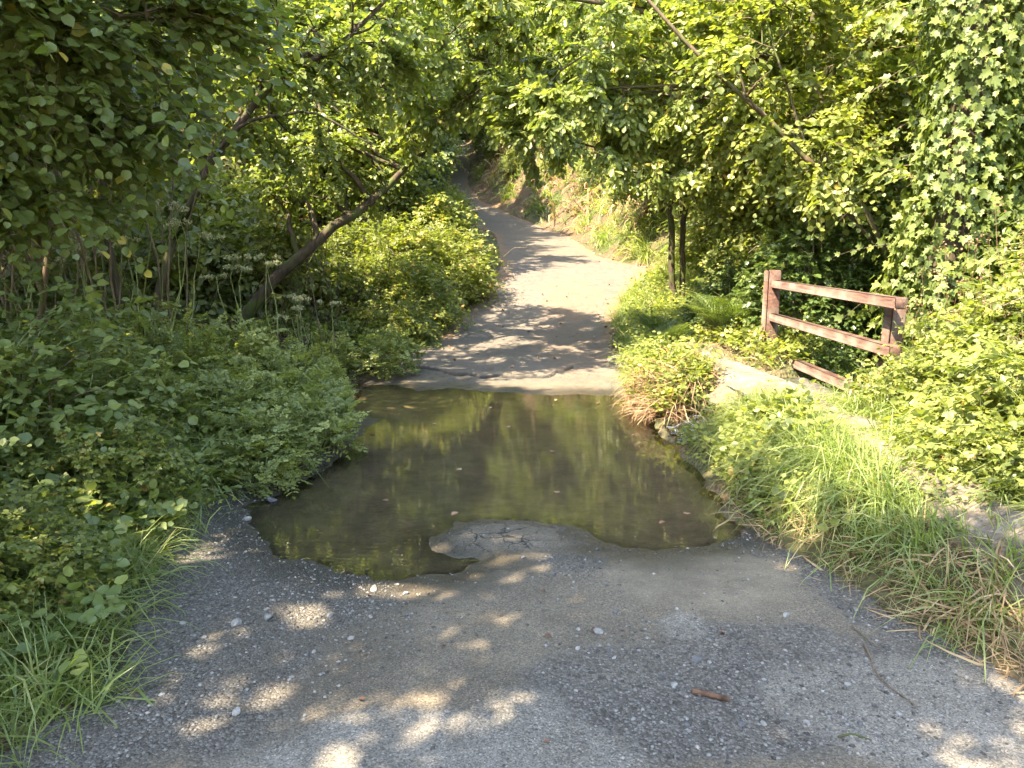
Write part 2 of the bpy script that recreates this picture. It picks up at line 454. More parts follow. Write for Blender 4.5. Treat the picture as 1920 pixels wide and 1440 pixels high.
# gravel
sepG = N(nt, 'ShaderNodeSeparateColor'); L.new(vG.outputs['Color'], sepG.inputs[0])
grv = ramp(nt, sepG.outputs[0], [(0, (.068, .060, .050)), (.35, (.126, .113, .096)), (.8, (.180, .164, .142)), (1, (.26, .245, .22))])
gd = ramp(nt, vG.outputs['Distance'], [(0.0, (1.1, 1.1, 1.1)), (.6, (.60, .60, .60))])
grv = mixc(nt, 1.0, grv, gd, 'MULTIPLY')
gfac = N(nt, 'ShaderNodeMath', operation='ADD', use_clamp=True)
gn = ramp(nt, nC.outputs[0], [(.35, (0, 0, 0)), (.65, (1, 1, 1))])
gm1 = N(nt, 'ShaderNodeMath', operation='MULTIPLY_ADD', use_clamp=True); L.new(att('gravel'), gm1.inputs[0]); gm1.inputs[1].default_value = 2.0
gm2 = N(nt, 'ShaderNodeMath', operation='SUBTRACT'); L.new(gn, gm2.inputs[0]); gm2.inputs[1].default_value = 1.0; L.new(gm2.outputs[0], gm1.inputs[2])
cc = mixc(nt, gm1.outputs[0], asph, grv)
# pale dust
dn = N(nt, 'ShaderNodeMath', operation='MULTIPLY_ADD', use_clamp=True); L.new(att('dust'), dn.inputs[0]); dn.inputs[1].default_value = 1.7
dn2 = N(nt, 'ShaderNodeMath', operation='SUBTRACT'); dnr = ramp(nt, nB.outputs[0], [(.30, (0, 0, 0)), (.70, (1, 1, 1))]); L.new(dnr, dn2.inputs[0]); dn2.inputs[1].default_value = 1.0; L.new(dn2.outputs[0], dn.inputs[2])
cc = mixc(nt, dn.outputs[0], cc, mixc(nt, 1.0, ramp(nt, nC.outputs[0], [(.3, (.128, .117, .098)), (.7, (.21, .195, .168))]), spk, 'MULTIPLY'))
# upper lane: paler, pinkish
cc = mixc(nt, att('pale'), cc, mixc(nt, 1.0, ramp(nt, nC.outputs[0], [(.3, (.095, .082, .069)), (.7, (.150, .131, .112))]), spk, 'MULTIPLY'))
# mud and the stream bed
mud = ramp(nt, nC.outputs[0], [(.3, (.15, .125, .085)), (.7, (.30, .25, .175))])
cc = mixc(nt, att('mud'), cc, mud)
# litter at the edges
cc = mixc(nt, att('litter'), cc, ramp(nt, sepG.outputs[1], [(0, (.06, .035, .02)), (.6, (.19, .11, .065)), (1, (.36, .26, .17))]))
# black cracks
ck = att('crack')
cc = mixc(nt, ck, cc, (.018, .017, .016))
vC = N(nt, 'ShaderNodeTexVoronoi', feature='DISTANCE_TO_EDGE', i_Scale=6.5)
nD = N(nt, 'ShaderNodeTexNoise', i_Scale=14.0, i_Detail=3.0); L.new(P_, nD.inputs['Vector'])
vm = N(nt, 'ShaderNodeVectorMath', operation='MULTIPLY_ADD'); L.new(nD.outputs['Color'], vm.inputs[0]); vm.inputs[1].default_value = (.12, .12, 0); L.new(P_, vm.inputs[2]); L.new(vm.outputs[0], vC.inputs['Vector'])
cl_ = ramp(nt, vC.outputs['Distance'], [(.012, (1, 1, 1)), (.035, (0, 0, 0))])
cm_ = N(nt, 'ShaderNodeMath', operation='MULTIPLY'); L.new(cl_, cm_.inputs[0]); L.new(att('craze'), cm_.inputs[1])
cc = mixc(nt, cm_.outputs[0], cc, (.016, .015, .013))
# wet darkening
wetc = mixc(nt, 1.0, cc, (.36, .35, .33), 'MULTIPLY')
cc = mixc(nt, att('wet'), cc, wetc)
rr = N(nt, 'ShaderNodeMapRange'); L.new(att('wet'), rr.inputs[0]); rr.inputs[3].default_value = .88; rr.inputs[4].default_value = .38
p = N(nt, 'ShaderNodeBsdfPrincipled'); L.new(cc, p.inputs[0]); L.new(rr.outputs[0], p.inputs['Roughness'])
hh = N(nt, 'ShaderNodeMath', operation='MULTIPLY_ADD'); L.new(vG.outputs['Distance'], hh.inputs[0])
gneg = N(nt, 'ShaderNodeMath', operation='MULTIPLY'); L.new(gm1.outputs[0], gneg.inputs[0]); gneg.inputs[1].default_value = -1.0
L.new(gneg.outputs[0], hh.inputs[1])
hv = N(nt, 'ShaderNodeMath', operation='MULTIPLY'); L.new(nB.outputs[0], hv.inputs[0]); hv.inputs[1].default_value = .8
L.new(hv.outputs[0], hh.inputs[2])
bp = N(nt, 'ShaderNodeBump', i_Strength=.75, i_Distance=.009); L.new(hh.outputs[0], bp.inputs['Height']); L.new(bp.outputs[0], p.inputs['Normal'])
o = N(nt, 'ShaderNodeOutputMaterial'); L.new(p.outputs[0], o.inputs[0])
M_road = mr

ry = axis([(-5, 1.5, .2), (1.5, 10.6, .024), (10.6, 20, .06), (20, 40, .15), (40, 101, .6)])
S = np.linspace(-.06, 1.06, 190)
Yr = np.repeat(ry[:, None], len(S), 1)
wob = fbm(Yr * 0, Yr, 2.2, 61) * .14
Xa = xl(Yr) - .10 + wob; Xb = xr(Yr) + .10 + fbm(Yr * 0 + 5, Yr, 2.2, 62) * .12
Xr = Xa + (Xb - Xa) * S[None]
Zr = roadz(Xr, Yr)
edge = np.minimum(S, 1 - S)[None] * (Xb - Xa)
Zr = Zr - np.clip(.06 - edge, 0, .12) * 1.3
def blob(cx, cy, rx, ry_, f=2.0, s=1, rot=0):
    dx, dy = Xr - cx, Yr - cy
    ca, sa = math.cos(rot), math.sin(rot)
    d = np.hypot((dx * ca + dy * sa) / rx, (-dx * sa + dy * ca) / ry_)
    return 1 - sstep(.75, 1.25, d + fbm(Xr, Yr, f, 70 + s) * .5)
dL, dR = Xr - xl(Yr), xr(Yr) - Xr
dp = sdf(Xr, Yr, POND) + fbm(Xr, Yr, 4, 31, 3) * .09 + fbm(Xr, Yr, 14, 32, 3) * .06
nearf = 1 - sstep(8.8, 9.6, Yr)
gravel = np.maximum.reduce([(1 - sstep(.35, .62, dL + fbm(Xr, Yr, 3, 81) * .25)) * nearf,
    blob(-.95, 3.2, .55, .42, s=2) * .85, blob(-1.0, 2.6, .30, .6, s=3, rot=.2) * .7, blob(.62, 2.35, .62, .42, s=4), blob(1.0, 2.65, .55, .35, s=5) * .7,
    blob(.28, 3.55, .22, .16, s=6) * .7, (1 - sstep(.12, .35, dR + fbm(Xr, Yr, 3, 83) * .2)) * nearf * .9, blob(-1.5, 4.2, .3, .9, s=7),
    blob(.5, 9.2, 1.3, .22, s=8) * .5])
dust = np.maximum.reduce([blob(-.30, 2.02, .62, .26, s=11), blob(.05, 2.25, .16, .2, s=12) * .8, blob(1.45, 2.25, .55, .35, s=13) * .9, blob(.72, 2.88, .12, .12, s=14) * .8,
    (1 - sstep(-.1, .22, dL + fbm(Xr, Yr, 3, 85) * .15)) * nearf * .6])
pale = sstep(9.25, 9.7, Yr + fbm(Xr, Yr, 2, 88) * .3) * (1 - sstep(19, 22, Yr) * .55)
mud = sstep(-.08, .38, dp)
mud = np.maximum(mud, blob(.95, 3.35, .5, .42, s=15) * .35 * nearf)
mud = np.maximum(mud, blob(-.2, 2.9, .9, .5, s=25) * .10)
bar = blob(0.0, 3.98, .42, .28, s=16)
mud = mud * (1 - bar * .85)
wet = np.clip(sstep(-.42, -.03, dp + fbm(Xr, Yr, 5, 91) * .10) * (1 - bar * .55), 0, 1) * nearf
wet = np.maximum(wet, np.exp(-((dp + .04) / .07) ** 2) * nearf * .95)
wet = wet * (1 - sstep(.0, .12, dp) * .8)
wet = np.maximum(wet, blob(-.8, 2.9, .35, .6, s=17, rot=.3) * .25)
litter = (1 - sstep(.0, .35, np.minimum(dL, dR) + fbm(Xr, Yr, 2.5, 95) * .3)) * sstep(11, 13, Yr) * .9
litter = np.maximum(litter, blob(.9, 12.5, .5, 3.2, s=18, f=3) * .25 + blob(1.3, 16, .7, 1.6, s=19, f=3) * .35)
def cracks(lines, wd):
    d = np.full(Xr.shape, 9.)
    m = (Yr < 11)
    for ln in lines: d[m] = np.minimum(d[m], pdist(Xr[m] + fbm(Xr[m], Yr[m], 14, 97) * .03, Yr[m] + fbm(Xr[m], Yr[m], 14, 98) * .03, ln))
    return 1 - sstep(wd * .5, wd * 1.3, d)
crack = cracks([[(-.02, 4.2), (.08, 4.0), (.14, 3.86)], [(.14, 3.98), (.28, 3.78), (.34, 3.70)], [(-.22, 4.05), (-.08, 3.97), (.06, 3.86), (.02, 3.74)], [(-.10, 4.12), (-.12, 3.95), (-.2, 3.86)], [(-.35, 4.0), (-.2, 3.98), (-.02, 3.78)]], .006)
ed = np.interp(Xr, [-1.6, -1.45, -1.0, -.7, -.1, .45, .62, .85, 1.6], [10.3, 10.0, 9.75, 9.45, 9.22, 9.30, 9.55, 9.95, 10.0]) + fbm(Xr, Xr * 0 + 3, 5, 44, 4) * .16
crack = np.maximum(crack, (1 - sstep(.012, .05, np.abs(Yr - ed - .005) )) * (Xr < .85) * .9)
craze = np.maximum(blob(-.12, 3.93, .30, .20, s=31, f=4), blob(-1.2, 9.2, .5, .4, s=32) * .8)
crack = crack * np.where(Yr < 6, .0, 1)
Zr = Zr - crack * .008
grid_obj('road', Xr, Yr, Zr, M_road, dict(gravel=gravel, dust=dust, pale=pale, mud=mud, wet=wet, litter=litter, crack=crack, craze=craze))

# ---- water
mw, nt = newmat('shallow_stream_water'); L = nt.links
tc = N(nt, 'ShaderNodeTexCoord')
mp = N(nt, 'ShaderNodeMapping'); mp.inputs['Rotation'].default_value = (0, 0, .12); mp.inputs['Scale'].default_value = (.5, 1.6, 1)
L.new(tc.outputs['Object'], mp.inputs[0])
w1 = N(nt, 'ShaderNodeTexNoise', i_Scale=19.0, i_Detail=3.0, i_Distortion=.4); L.new(mp.outputs[0], w1.inputs['Vector'])
w2 = N(nt, 'ShaderNodeTexNoise', i_Scale=65.0, i_Detail=2.0); L.new(mp.outputs[0], w2.inputs['Vector'])
w3 = N(nt, 'ShaderNodeTexNoise', i_Scale=1.3, i_Detail=2.0); L.new(tc.outputs['Object'], w3.inputs['Vector'])
amp = N(nt, 'ShaderNodeMapRange'); L.new(w3.outputs[0], amp.inputs[0]); amp.inputs[1].default_value = .35; amp.inputs[2].default_value = .65; amp.inputs[3].default_value = .35; amp.inputs[4].default_value = 1.0
at = N(nt, 'ShaderNodeAttribute', attribute_name='rough')
am2 = N(nt, 'ShaderNodeMath', operation='ADD'); L.new(amp.outputs[0], am2.inputs[0]); L.new(at.outputs['Fac'], am2.inputs[1])
wv = N(nt, 'ShaderNodeTexWave', wave_type='BANDS', bands_direction='Y'); wv.inputs['Scale'].default_value = 6.0; wv.inputs['Distortion'].default_value = 5.0; wv.inputs['Detail'].default_value = 2.0; wv.inputs['Detail Scale'].default_value = 1.6
L.new(tc.outputs['Object'], wv.inputs['Vector'])
h0 = N(nt, 'ShaderNodeMath', operation='MULTIPLY_ADD'); L.new(wv.outputs[1], h0.inputs[0]); h0.inputs[1].default_value = .30
h1 = N(nt, 'ShaderNodeMath', operation='MULTIPLY'); L.new(w1.outputs[0], h1.inputs[0]); h1.inputs[1].default_value = .35; L.new(h1.outputs[0], h0.inputs[2])
hs = N(nt, 'ShaderNodeMath', operation='MULTIPLY_ADD'); L.new(w2.outputs[0], hs.inputs[0]); hs.inputs[1].default_value = .06; L.new(h0.outputs[0], hs.inputs[2])
hm = N(nt, 'ShaderNodeMath', operation='MULTIPLY'); L.new(hs.outputs[0], hm.inputs[0]); L.new(am2.outputs[0], hm.inputs[1])
bp = N(nt, 'ShaderNodeBump', i_Strength=1.0, i_Distance=.00045); L.new(hm.outputs[0], bp.inputs['Height'])
fr = N(nt, 'ShaderNodeFresnel', i_IOR=1.72); L.new(bp.outputs[0], fr.inputs['Normal'])
gl = N(nt, 'ShaderNodeBsdfGlossy', i_Roughness=.0); L.new(bp.outputs[0], gl.inputs['Normal'])
trp = N(nt, 'ShaderNodeBsdfTransparent'); trp.inputs[0].default_value = (.90, .86, .75, 1)
mx = N(nt, 'ShaderNodeMixShader'); L.new(fr.outputs[0], mx.inputs[0]); L.new(trp.outputs[0], mx.inputs[1]); L.new(gl.outputs[0], mx.inputs[2])
o = N(nt, 'ShaderNodeOutputMaterial'); L.new(mx.outputs[0], o.inputs[0])
M_water = mw
wx = axis([(-12, -3, .15), (-3, 2.4, .04), (2.4, 9, .12)]); wy = axis([(3.2, 10, .04), (10, 16, .15)])
X, Y = np.meshgrid(wx, wy)
Z = np.full(X.shape, WZ) - sstep(-1.5, -2.8, X) * .17 * sstep(6.8, 7.4, Y) - sstep(-3.5, -9, X) * .03
Z = np.where((Y < 7.0) & (X < -1.9), WZ - .3, Z)
Z = Z + sstep(1.50, 1.68, X + fbm(X, Y, 5, 33) * .1) * .10 * sstep(5.4, 5.8, Y) * sstep(7.6, 7.2, Y)
Z = np.where((X > 1.9) & ((Y < 5.6) | (Y > 9)) & (X < 3.5), -.35, Z)
turb = (1 - sstep(.0, .45, np.hypot((X + 1.75) / 1.2, (Y - 8.0) / .8) - .6)) * 1.0 + (1 - sstep(.1, .45, np.hypot(X - 1.52, (Y - 6.3) * .6)))
Z = Z + turb * fbm(X, Y, 9, 37, 3) * .022 * (X < 1.9)
grid_obj('water', X, Y, Z, M_water, dict(rough=turb * 1.6))

# ---- footpath along the right bank (a slab carries it over the stream)
mf, nt = newmat('trodden_path'); L = nt.links
tc = N(nt, 'ShaderNodeTexCoord'); P_ = tc.outputs['Object']
nA = N(nt, 'ShaderNodeTexNoise', i_Scale=3.0, i_Detail=8.0, i_Roughness=.65); L.new(P_, nA.inputs['Vector'])
vG = N(nt, 'ShaderNodeTexVoronoi', i_Scale=70.0); L.new(P_, vG.inputs['Vector'])
cc = ramp(nt, nA.outputs[0], [(.30, (.08, .058, .038)), (.5, (.155, .128, .098)), (.7, (.235, .205, .172))])
sp = N(nt, 'ShaderNodeSeparateColor'); L.new(vG.outputs['Color'], sp.inputs[0])
cc = mixc(nt, 1.0, cc, ramp(nt, sp.outputs[0], [(0, (.6, .6, .6)), (.8, (1, 1, 1)), (1, (1.5, 1.5, 1.5))]), 'MULTIPLY')
p = N(nt, 'ShaderNodeBsdfPrincipled', i_Roughness=.9); L.new(cc, p.inputs[0])
bp = N(nt, 'ShaderNodeBump', i_Strength=.6, i_Distance=.008); L.new(vG.outputs['Distance'], bp.inputs['Height']); L.new(bp.outputs[0], p.inputs['Normal'])
o = N(nt, 'ShaderNodeOutputMaterial'); L.new(p.outputs[0], o.inputs[0])
M_path = mf
fp = np.array(FPATH)[::-1]
ty = np.linspace(-2.5, 10.7, 260)
cx = np.interp(ty, fp[:, 1], fp[:, 0])
ww = np.interp(ty, [0, 4, 6.4, 8.5, 10.7], [.17, .18, .42, .36, .36])
s = np.linspace(-1, 1, 26)
X = cx[:, None] + s[None] * (ww[:, None] + fbm(ty[:, None] + s[None] * 0, s[None] * 2 + ty[:, None] * 0, 2.5, 51) * .10)
Y = np.repeat(ty[:, None], 26, 1)
gz = np.where((Y > 5.3) & (Y < 7.8), .42, ground(X, Y))
gz = np.maximum(gz, np.interp(Y, [-3, 9, 10.4, 11], [.36, .36, .10, 0]))
br_z = sstep(4.9, 5.6, Y)
Z = (gz * .4 + np.interp(Y, [-3, 2, 9.2, 10.4, 11], [.42, .42, .44, .16, .08]) * .6 + .03) * br_z + (ground(X, Y) + .022) * (1 - br_z) + fbm(X, Y, 9, 53) * .012 - np.abs(s[None]) ** 4 * (.22 * br_z + .05 * (1 - br_z))
grid_obj('footpath', X, Y, Z, M_path)

# ------------------------------------------------------------------ plant builders
def rnd(*s): return rng.random(s)
def jit(n, a): return rng.normal(0, a, (n, 3))
def unit(n): return nrm(rng.normal(size=(n, 3)))

def sprays(buf, O, D, L, K, T, size, up=(0, 0, 1), flat=.35, droop=.25, tint=None, mi=0, twig_mi=None, twig_r=.003, tri=False, ang=.95, keep=None, M=5):
    """twigs that start at O and run along D, each carrying K alternate leaves"""
    O = np.asarray(O, float); n = len(O)
    if n == 0: return
    D = nrm(D); L = np.broadcast_to(L, (n,))
    t = np.linspace(0, 1, M)
    bendv = np.array([0, 0, -1.0])[None] * (droop * (.5 + rnd(n)))[:, None] + jit(n, .12)
    P = O[:, None] + L[:, None, None] * (D[:, None] * t[None, :, None] + bendv[:, None] * (t ** 2)[None, :, None])
    if twig_mi is not None:
        tubes(buf, P, (twig_r * (1.15 - t))[None].repeat(n, 0) * (L[:, None] / .5) ** .5, 3, .5, twig_mi)
    u = (np.arange(K) + .6) / K
    u = np.clip(u[None] + (rnd(n, K) - .5) * .6 / K, .05, 1.02)
    pos = O[:, None] + L[:, None, None] * (D[:, None] * u[..., None] + bendv[:, None] * (u ** 2)[..., None])
    tg = nrm(D[:, None] + bendv[:, None] * 2 * u[..., None])
    Nn = nrm(np.asarray(up, float) + jit(n, flat))
    side = nrm(np.cross(tg, Nn[:, None]))
    sg = np.where((np.arange(K)[None] + rng.integers(0, 2, (n, 1))) % 2 == 0, 1., -1.)
    a = ang + (rnd(n, K) - .5) * .6
    a = np.where(u > .93, a * .25, a)
    al = nrm(tg * np.cos(a)[..., None] + side * (sg * np.sin(a))[..., None] + rng.normal(0, .16, (n, K, 3)) + np.array([0, 0, -.18]))
    ln = nrm(Nn[:, None] + rng.normal(0, .35, (n, K, 3)))
    sz = size * (.65 + .6 * rnd(n, K)) * np.where(u > .9, .8, 1)
    tb = (rnd(n)[:, None] if tint is None else np.broadcast_to(tint, (n,))[:, None])
    tt = np.clip(tb * .6 + rnd(n, K) * .4 + np.where(rnd(n, K) > .992, .6, 0), 0, 1)
    pos, al, ln, sz, tt = pos.reshape(-1, 3), al.reshape(-1, 3), ln.reshape(-1, 3), sz.ravel(), tt.ravel()
    if keep is not None:
        k = keep(pos); pos, al, ln, sz, tt = pos[k], al[k], ln[k], sz[k], tt[k]
    if not tri:
        place(buf, T, pos, al, ln, sz, tt, mi)
    else:
        sd = nrm(np.cross(al, ln))
        pp = pos + al * (sz * .5)[:, None]
        place(buf, T, pp, al, ln, sz, tt, mi)
        for q in (-1, 1):
            place(buf, T, pp, nrm(al * .35 + sd * q + jit(len(al), .12)), nrm(ln + jit(len(al), .25)), sz * .85, tt, mi)

def bow(A, B, M=8, sag=.15, wob=.05):
    """(N,M,3) curved lines from A to B, arched upward by sag times their length"""
    A = np.asarray(A, float); B = np.asarray(B, float); n = len(A)
    t = np.linspace(0, 1, M)[None, :, None]
    ln = np.linalg.norm(B - A, axis=1)[:, None, None]
    P = A[:, None] * (1 - t) + B[:, None] * t
    P = P + np.array([0, 0, 1.0]) * (t * (1 - t) * 4 * sag * ln)
    f1, f2 = rng.normal(0, 1, (n, 1, 3)), rng.normal(0, 1, (n, 1, 3))
    P = P + ln * wob * (f1 * np.sin(t * math.pi) + f2 * np.sin(t * 2 * math.pi) * .6 + rng.normal(0, .25, (n, M, 3)) * np.sin(t * math.pi))
    return P

def sample_ell(ells, n, shell=.5):
    w_ = np.array([e[2] if len(e) > 2 else 1 for e in ells], float); w_ /= w_.sum()
    idx = rng.choice(len(ells), n, p=w_)
    r = (rnd(n) ** (1 / 3)) * (1 - shell) + shell * (1 - .25 * rnd(n))
    d = unit(n) * r[:, None]
    C = np.array([e[0] for e in ells], float)[idx]; Rr = np.array([e[1] for e in ells], float)[idx]
    return C + d * Rr, nrm(d * Rr), idx

def tree(name, label, cat, loc, trunk_pts, radii, ells, n1=10, n2=60, ns=600, K=12, T=OVATE, size=.08, sl=.45, leaf=None, bark=None,
         group=None, trunk_from=.35, sag=.1, droop=.25, flat=.35, keep=None, shell=.45, limb_r=.05, up=(0, 0, 1), outward=.6, twig=.003, dirbias=(0, 0, 0), crown_name='crown', noise_gap=.0, sec_r=.012, ang=.95):
    leaf = leaf or M_hazel; bark = bark or M_bark
    root = empty(name, loc); tag(root, label, cat, group)
    tb = Buf(); cb = Buf()
    trunks = trunk_pts if isinstance(trunk_pts[0][0], (list, tuple)) else [trunk_pts]
    allp = []
    for k, tp in enumerate(trunks):
        tp = np.array(tp, float)
        m = 14
        tt = np.linspace(0, len(tp) - 1, m)
        # smooth through the points
        Q = np.stack([np.interp(tt, range(len(tp)), tp[:, i]) for i in range(3)], -1)
        Q[1:-1] = (Q[:-2] + 2 * Q[1:-1] + Q[2:]) / 4
        r0, r1 = radii[k] if isinstance(radii, list) else radii
        Q[1:-1] += rng.normal(0, min(.03, r0 * .25), Q[1:-1].shape)
        rr = np.linspace(1, 0, m) ** .8 * (r0 - r1) + r1
        rr[0] *= 1.35
        tubes(tb, Q[None], rr[None], 9, .5)
        allp.append(np.concatenate([Q, rr[:, None]], 1)[int(m * trunk_from):])
    tp_ = np.concatenate(allp)
    tg, dr, ei = sample_ell(ells, n1, .35)
    # start from the trunk point that is nearest and lower
    d = np.linalg.norm(tg[:, None] - tp_[None, :, :3], axis=2) + np.maximum(tp_[None, :, 2] - tg[:, None, 2] + .2, 0) * 3 + rnd(n1, len(tp_)) * .6
    j = d.argmin(1)
    A = tp_[j, :3]; lr = np.minimum(limb_r, tp_[j, 3] * .75)
    P1 = bow(A, tg, 10, sag, .07)
    ln1 = np.linalg.norm(tg - A, axis=1)
    tubes(tb, P1, lr[:, None] * np.linspace(1, .22, 10)[None], 6, .5)
    # secondary limbs
    tg2, dr2, e2 = sample_ell(ells, n2, shell)
    cand = np.concatenate([P1[:, 3:].reshape(-1, 3), tp_[:, :3]])
    d = np.linalg.norm(tg2[:, None] - cand[None], axis=2)
    d += rnd(*d.shape) * .5
    j = d.argmin(1)
    P2 = bow(cand[j], tg2, 7, sag * .8, .09)
    if keep is not None: 
        kk = keep(P2[:, -1]) & keep(P2[:, 3]); P2 = P2[kk]
    tubes(tb, P2, (sec_r * np.linspace(1, .3, 7))[None].repeat(len(P2), 0), 4, .5)
    # sprays of leaves
    m = len(P2)
    i = rng.integers(0, m, ns); u = 1 - rnd(ns) ** 1.6 * .85
    k0 = np.minimum((u * 6).astype(int), 5); f = u * 6 - k0
    O = P2[i, k0] * (1 - f)[:, None] + P2[i, k0 + 1] * f[:, None]
    td = nrm(P2[i, k0 + 1] - P2[i, k0])
    cc_ = np.array([e[0] for e in ells], float).mean(0)
    D = nrm(td * .8 + unit(ns) * np.array([1, 1, .55]) * .9 + nrm(O - cc_) * outward + np.array(dirbias))
    if noise_gap > 0:
        g = fbm(O[:, 0] + O[:, 2] * .7, O[:, 1] - O[:, 2] * .6, 1.1, 5) 
        kk = g > -noise_gap; O, D = O[kk], D[kk]
    # leaf tint drifts at random from clump to clump
    cl = .5 + .5 * fbm(O[:, 0] * 1.0 + 3, O[:, 2] + O[:, 1] * .5, 1.3, 77)
    sprays(cb, O, D, sl * (.6 + .7 * rnd(len(O))), K, T, size, ang=ang, up=up, flat=flat, droop=droop, twig_mi=1, twig_r=twig, keep=keep, tint=np.clip(cl + rng.normal(0, .2, len(O)), 0, 1))
    tb.build('trunk', [bark], root, smooth=True)
    cb.build(crown_name, [leaf, M_twig], root)
    return root

def lane_keep(h=2.35, half=1.25):
    def k(P):
        y = P[:, 1]; c_ = (xl(y) + xr(y)) / 2
        z0 = rz(y)
        free = (np.abs(P[:, 0] - c_) < half + sstep(20, 30, y) * .4) & (P[:, 2] - z0 < h + sstep(12, 20, y) * .8)
        cam_clear = (np.linalg.norm(P - np.array([0, 0, 1.6]), axis=1) < 2.2)
        return ~(free | cam_clear)
    return k
def shift(k, loc):
    loc = np.array(loc, float)
    return lambda P: k(P + loc)

def gpt(x, y, dz=0.0): return (x, y, float(ground(np.array([x]), np.array([y]))[0]) + dz)

# ------------------------------------------------------------------ fence and stream works (right bank)
mfen, nt = newmat('weathered_red_brown_wood'); L = nt.links
tc = N(nt, 'ShaderNodeTexCoord')
mp = N(nt, 'ShaderNodeMapping'); mp.inputs['Scale'].default_value = (14, 1.2, 14); L.new(tc.outputs['Object'], mp.inputs[0])
a = N(nt, 'ShaderNodeAttribute', attribute_name='tint')
gr = N(nt, 'ShaderNodeTexNoise', i_Scale=3.0, i_Detail=8.0, i_Roughness=.7); L.new(mp.outputs[0], gr.inputs['Vector'])
g2 = N(nt, 'ShaderNodeTexNoise', i_Scale=5.0, i_Detail=3.0); L.new(tc.outputs['Object'], g2.inputs['Vector'])
cc = ramp(nt, gr.outputs[0], [(.32, (.028, .016, .013)), (.5, (.105, .052, .038)), (.62, (.15, .080, .058)), (.75, (.23, .155, .12))])
cc = mixc(nt, ramp(nt, g2.outputs[0], [(.45, (0, 0, 0)), (.7, (.65, .65, .65))]), cc, (.17, .145, .115))
p = N(nt, 'ShaderNodeBsdfPrincipled', i_Roughness=.75); L.new(cc, p.inputs[0])
bp = N(nt, 'ShaderNodeBump', i_Strength=.5, i_Distance=.004); L.new(gr.outputs[0], bp.inputs['Height']); L.new(bp.outputs[0], p.inputs['Normal'])
o = N(nt, 'ShaderNodeOutputMaterial'); L.new(p.outputs[0], o.inputs[0])
M_fence = mfen

FX = 2.92
fence = empty('wooden_fence', (FX, 5.5, .3)); tag(fence, 'red-brown wooden post and rail fence beside the footpath', 'fence')
def fbox(name, *a_, xf=None, bev=.007, label=None):
    b = Buf(); box(b, *a_, bev=bev, xf=xf); o = b.build(name, [M_fence], fence)
    if label: o['label'] = label
    return o
fbox('post', -.075, .075, 2.70, 2.85, -.5, 1.12, bev=.012)
def skew(V):
    V = V.copy(); V[:, 0] += (V[:, 2]) * .03; return V
fbox('post', .048, .17, .27, .40, -.5, .96, xf=skew, bev=.012)
for zc in (.97, .60, .20):
    y0 = .0 if zc > .9 else .02
    def tilt(V, zc=zc):
        V = V.copy(); V[:, 2] += (V[:, 1] - 2.7) * .014 + np.sin(V[:, 1] * 1.2) * .004; V[:, 0] += (V[:, 1] - 1.3) * .004; return V
    fbox('rail', -.045, .045, y0, 2.697, zc - .043, zc + .043, xf=tilt)
def br(V):
    V = V.copy(); z = V[:, 2].copy(); V[:, 1] -= (z - .2) * .0; V[:, 0] += (.62 - z) * .55; return V
fbox('brace', .176, .24, .29, .38, -.1, .50, xf=br)

# footbridge slab under the path, stone sides
mst, nt = newmat('mossy_stone'); L = nt.links
tc = N(nt, 'ShaderNodeTexCoord'); n1 = N(nt, 'ShaderNodeTexNoise', i_Scale=9.0, i_Detail=8.0); L.new(tc.outputs['Object'], n1.inputs['Vector'])
n2 = N(nt, 'ShaderNodeTexNoise', i_Scale=3.0, i_Detail=3.0); L.new(tc.outputs['Object'], n2.inputs['Vector'])
cc = mixc(nt, ramp(nt, n2.outputs[0], [(.45, (0, 0, 0)), (.6, (.8, .8, .8))]), ramp(nt, n1.outputs[0], [(.3, (.06, .055, .045)), (.7, (.20, .185, .16))]), (.05, .07, .018))
p = N(nt, 'ShaderNodeBsdfPrincipled', i_Roughness=.8); L.new(cc, p.inputs[0])
bp = N(nt, 'ShaderNodeBump', i_Strength=.8, i_Distance=.02); L.new(n1.outputs[0], bp.inputs['Height']); L.new(bp.outputs[0], p.inputs['Normal'])
o = N(nt, 'ShaderNodeOutputMaterial'); L.new(p.outputs[0], o.inputs[0])
M_stone = mst
def stonemat(name, c1, c2, rough=.75):
    m, nt = newmat(name); L = nt.links
    tc = N(nt, 'ShaderNodeTexCoord'); n1 = N(nt, 'ShaderNodeTexNoise', i_Scale=25.0, i_Detail=6.0); L.new(tc.outputs['Object'], n1.inputs['Vector'])
    oi = N(nt, 'ShaderNodeObjectInfo')
    cc = ramp(nt, n1.outputs[0], [(.3, c1), (.7, c2)])
    br_ = N(nt, 'ShaderNodeMapRange'); L.new(oi.outputs['Random'], br_.inputs[0]); br_.inputs[3].default_value = .6; br_.inputs[4].default_value = 1.25
    cm = N(nt, 'ShaderNodeVectorMath', operation='SCALE'); L.new(cc, cm.inputs[0]); L.new(br_.outputs[0], cm.inputs['Scale'])
    p = N(nt, 'ShaderNodeBsdfPrincipled', i_Roughness=rough); L.new(cm.outputs[0], p.inputs[0])
    bp = N(nt, 'ShaderNodeBump', i_Strength=.5, i_Distance=.01); L.new(n1.outputs[0], bp.inputs['Height']); L.new(bp.outputs[0], p.inputs['Normal'])
    o = N(nt, 'ShaderNodeOutputMaterial'); L.new(p.outputs[0], o.inputs[0])
    return m
M_pebble = stonemat('pale_limestone', (.15, .148, .14), (.34, .33, .31))
M_grey = stonemat('dark_grey_stone', (.06, .062, .066), (.15, .15, .155))
M_wetstone = stonemat('wet_black_stone', (.012, .014, .010), (.045, .045, .035), rough=.18)

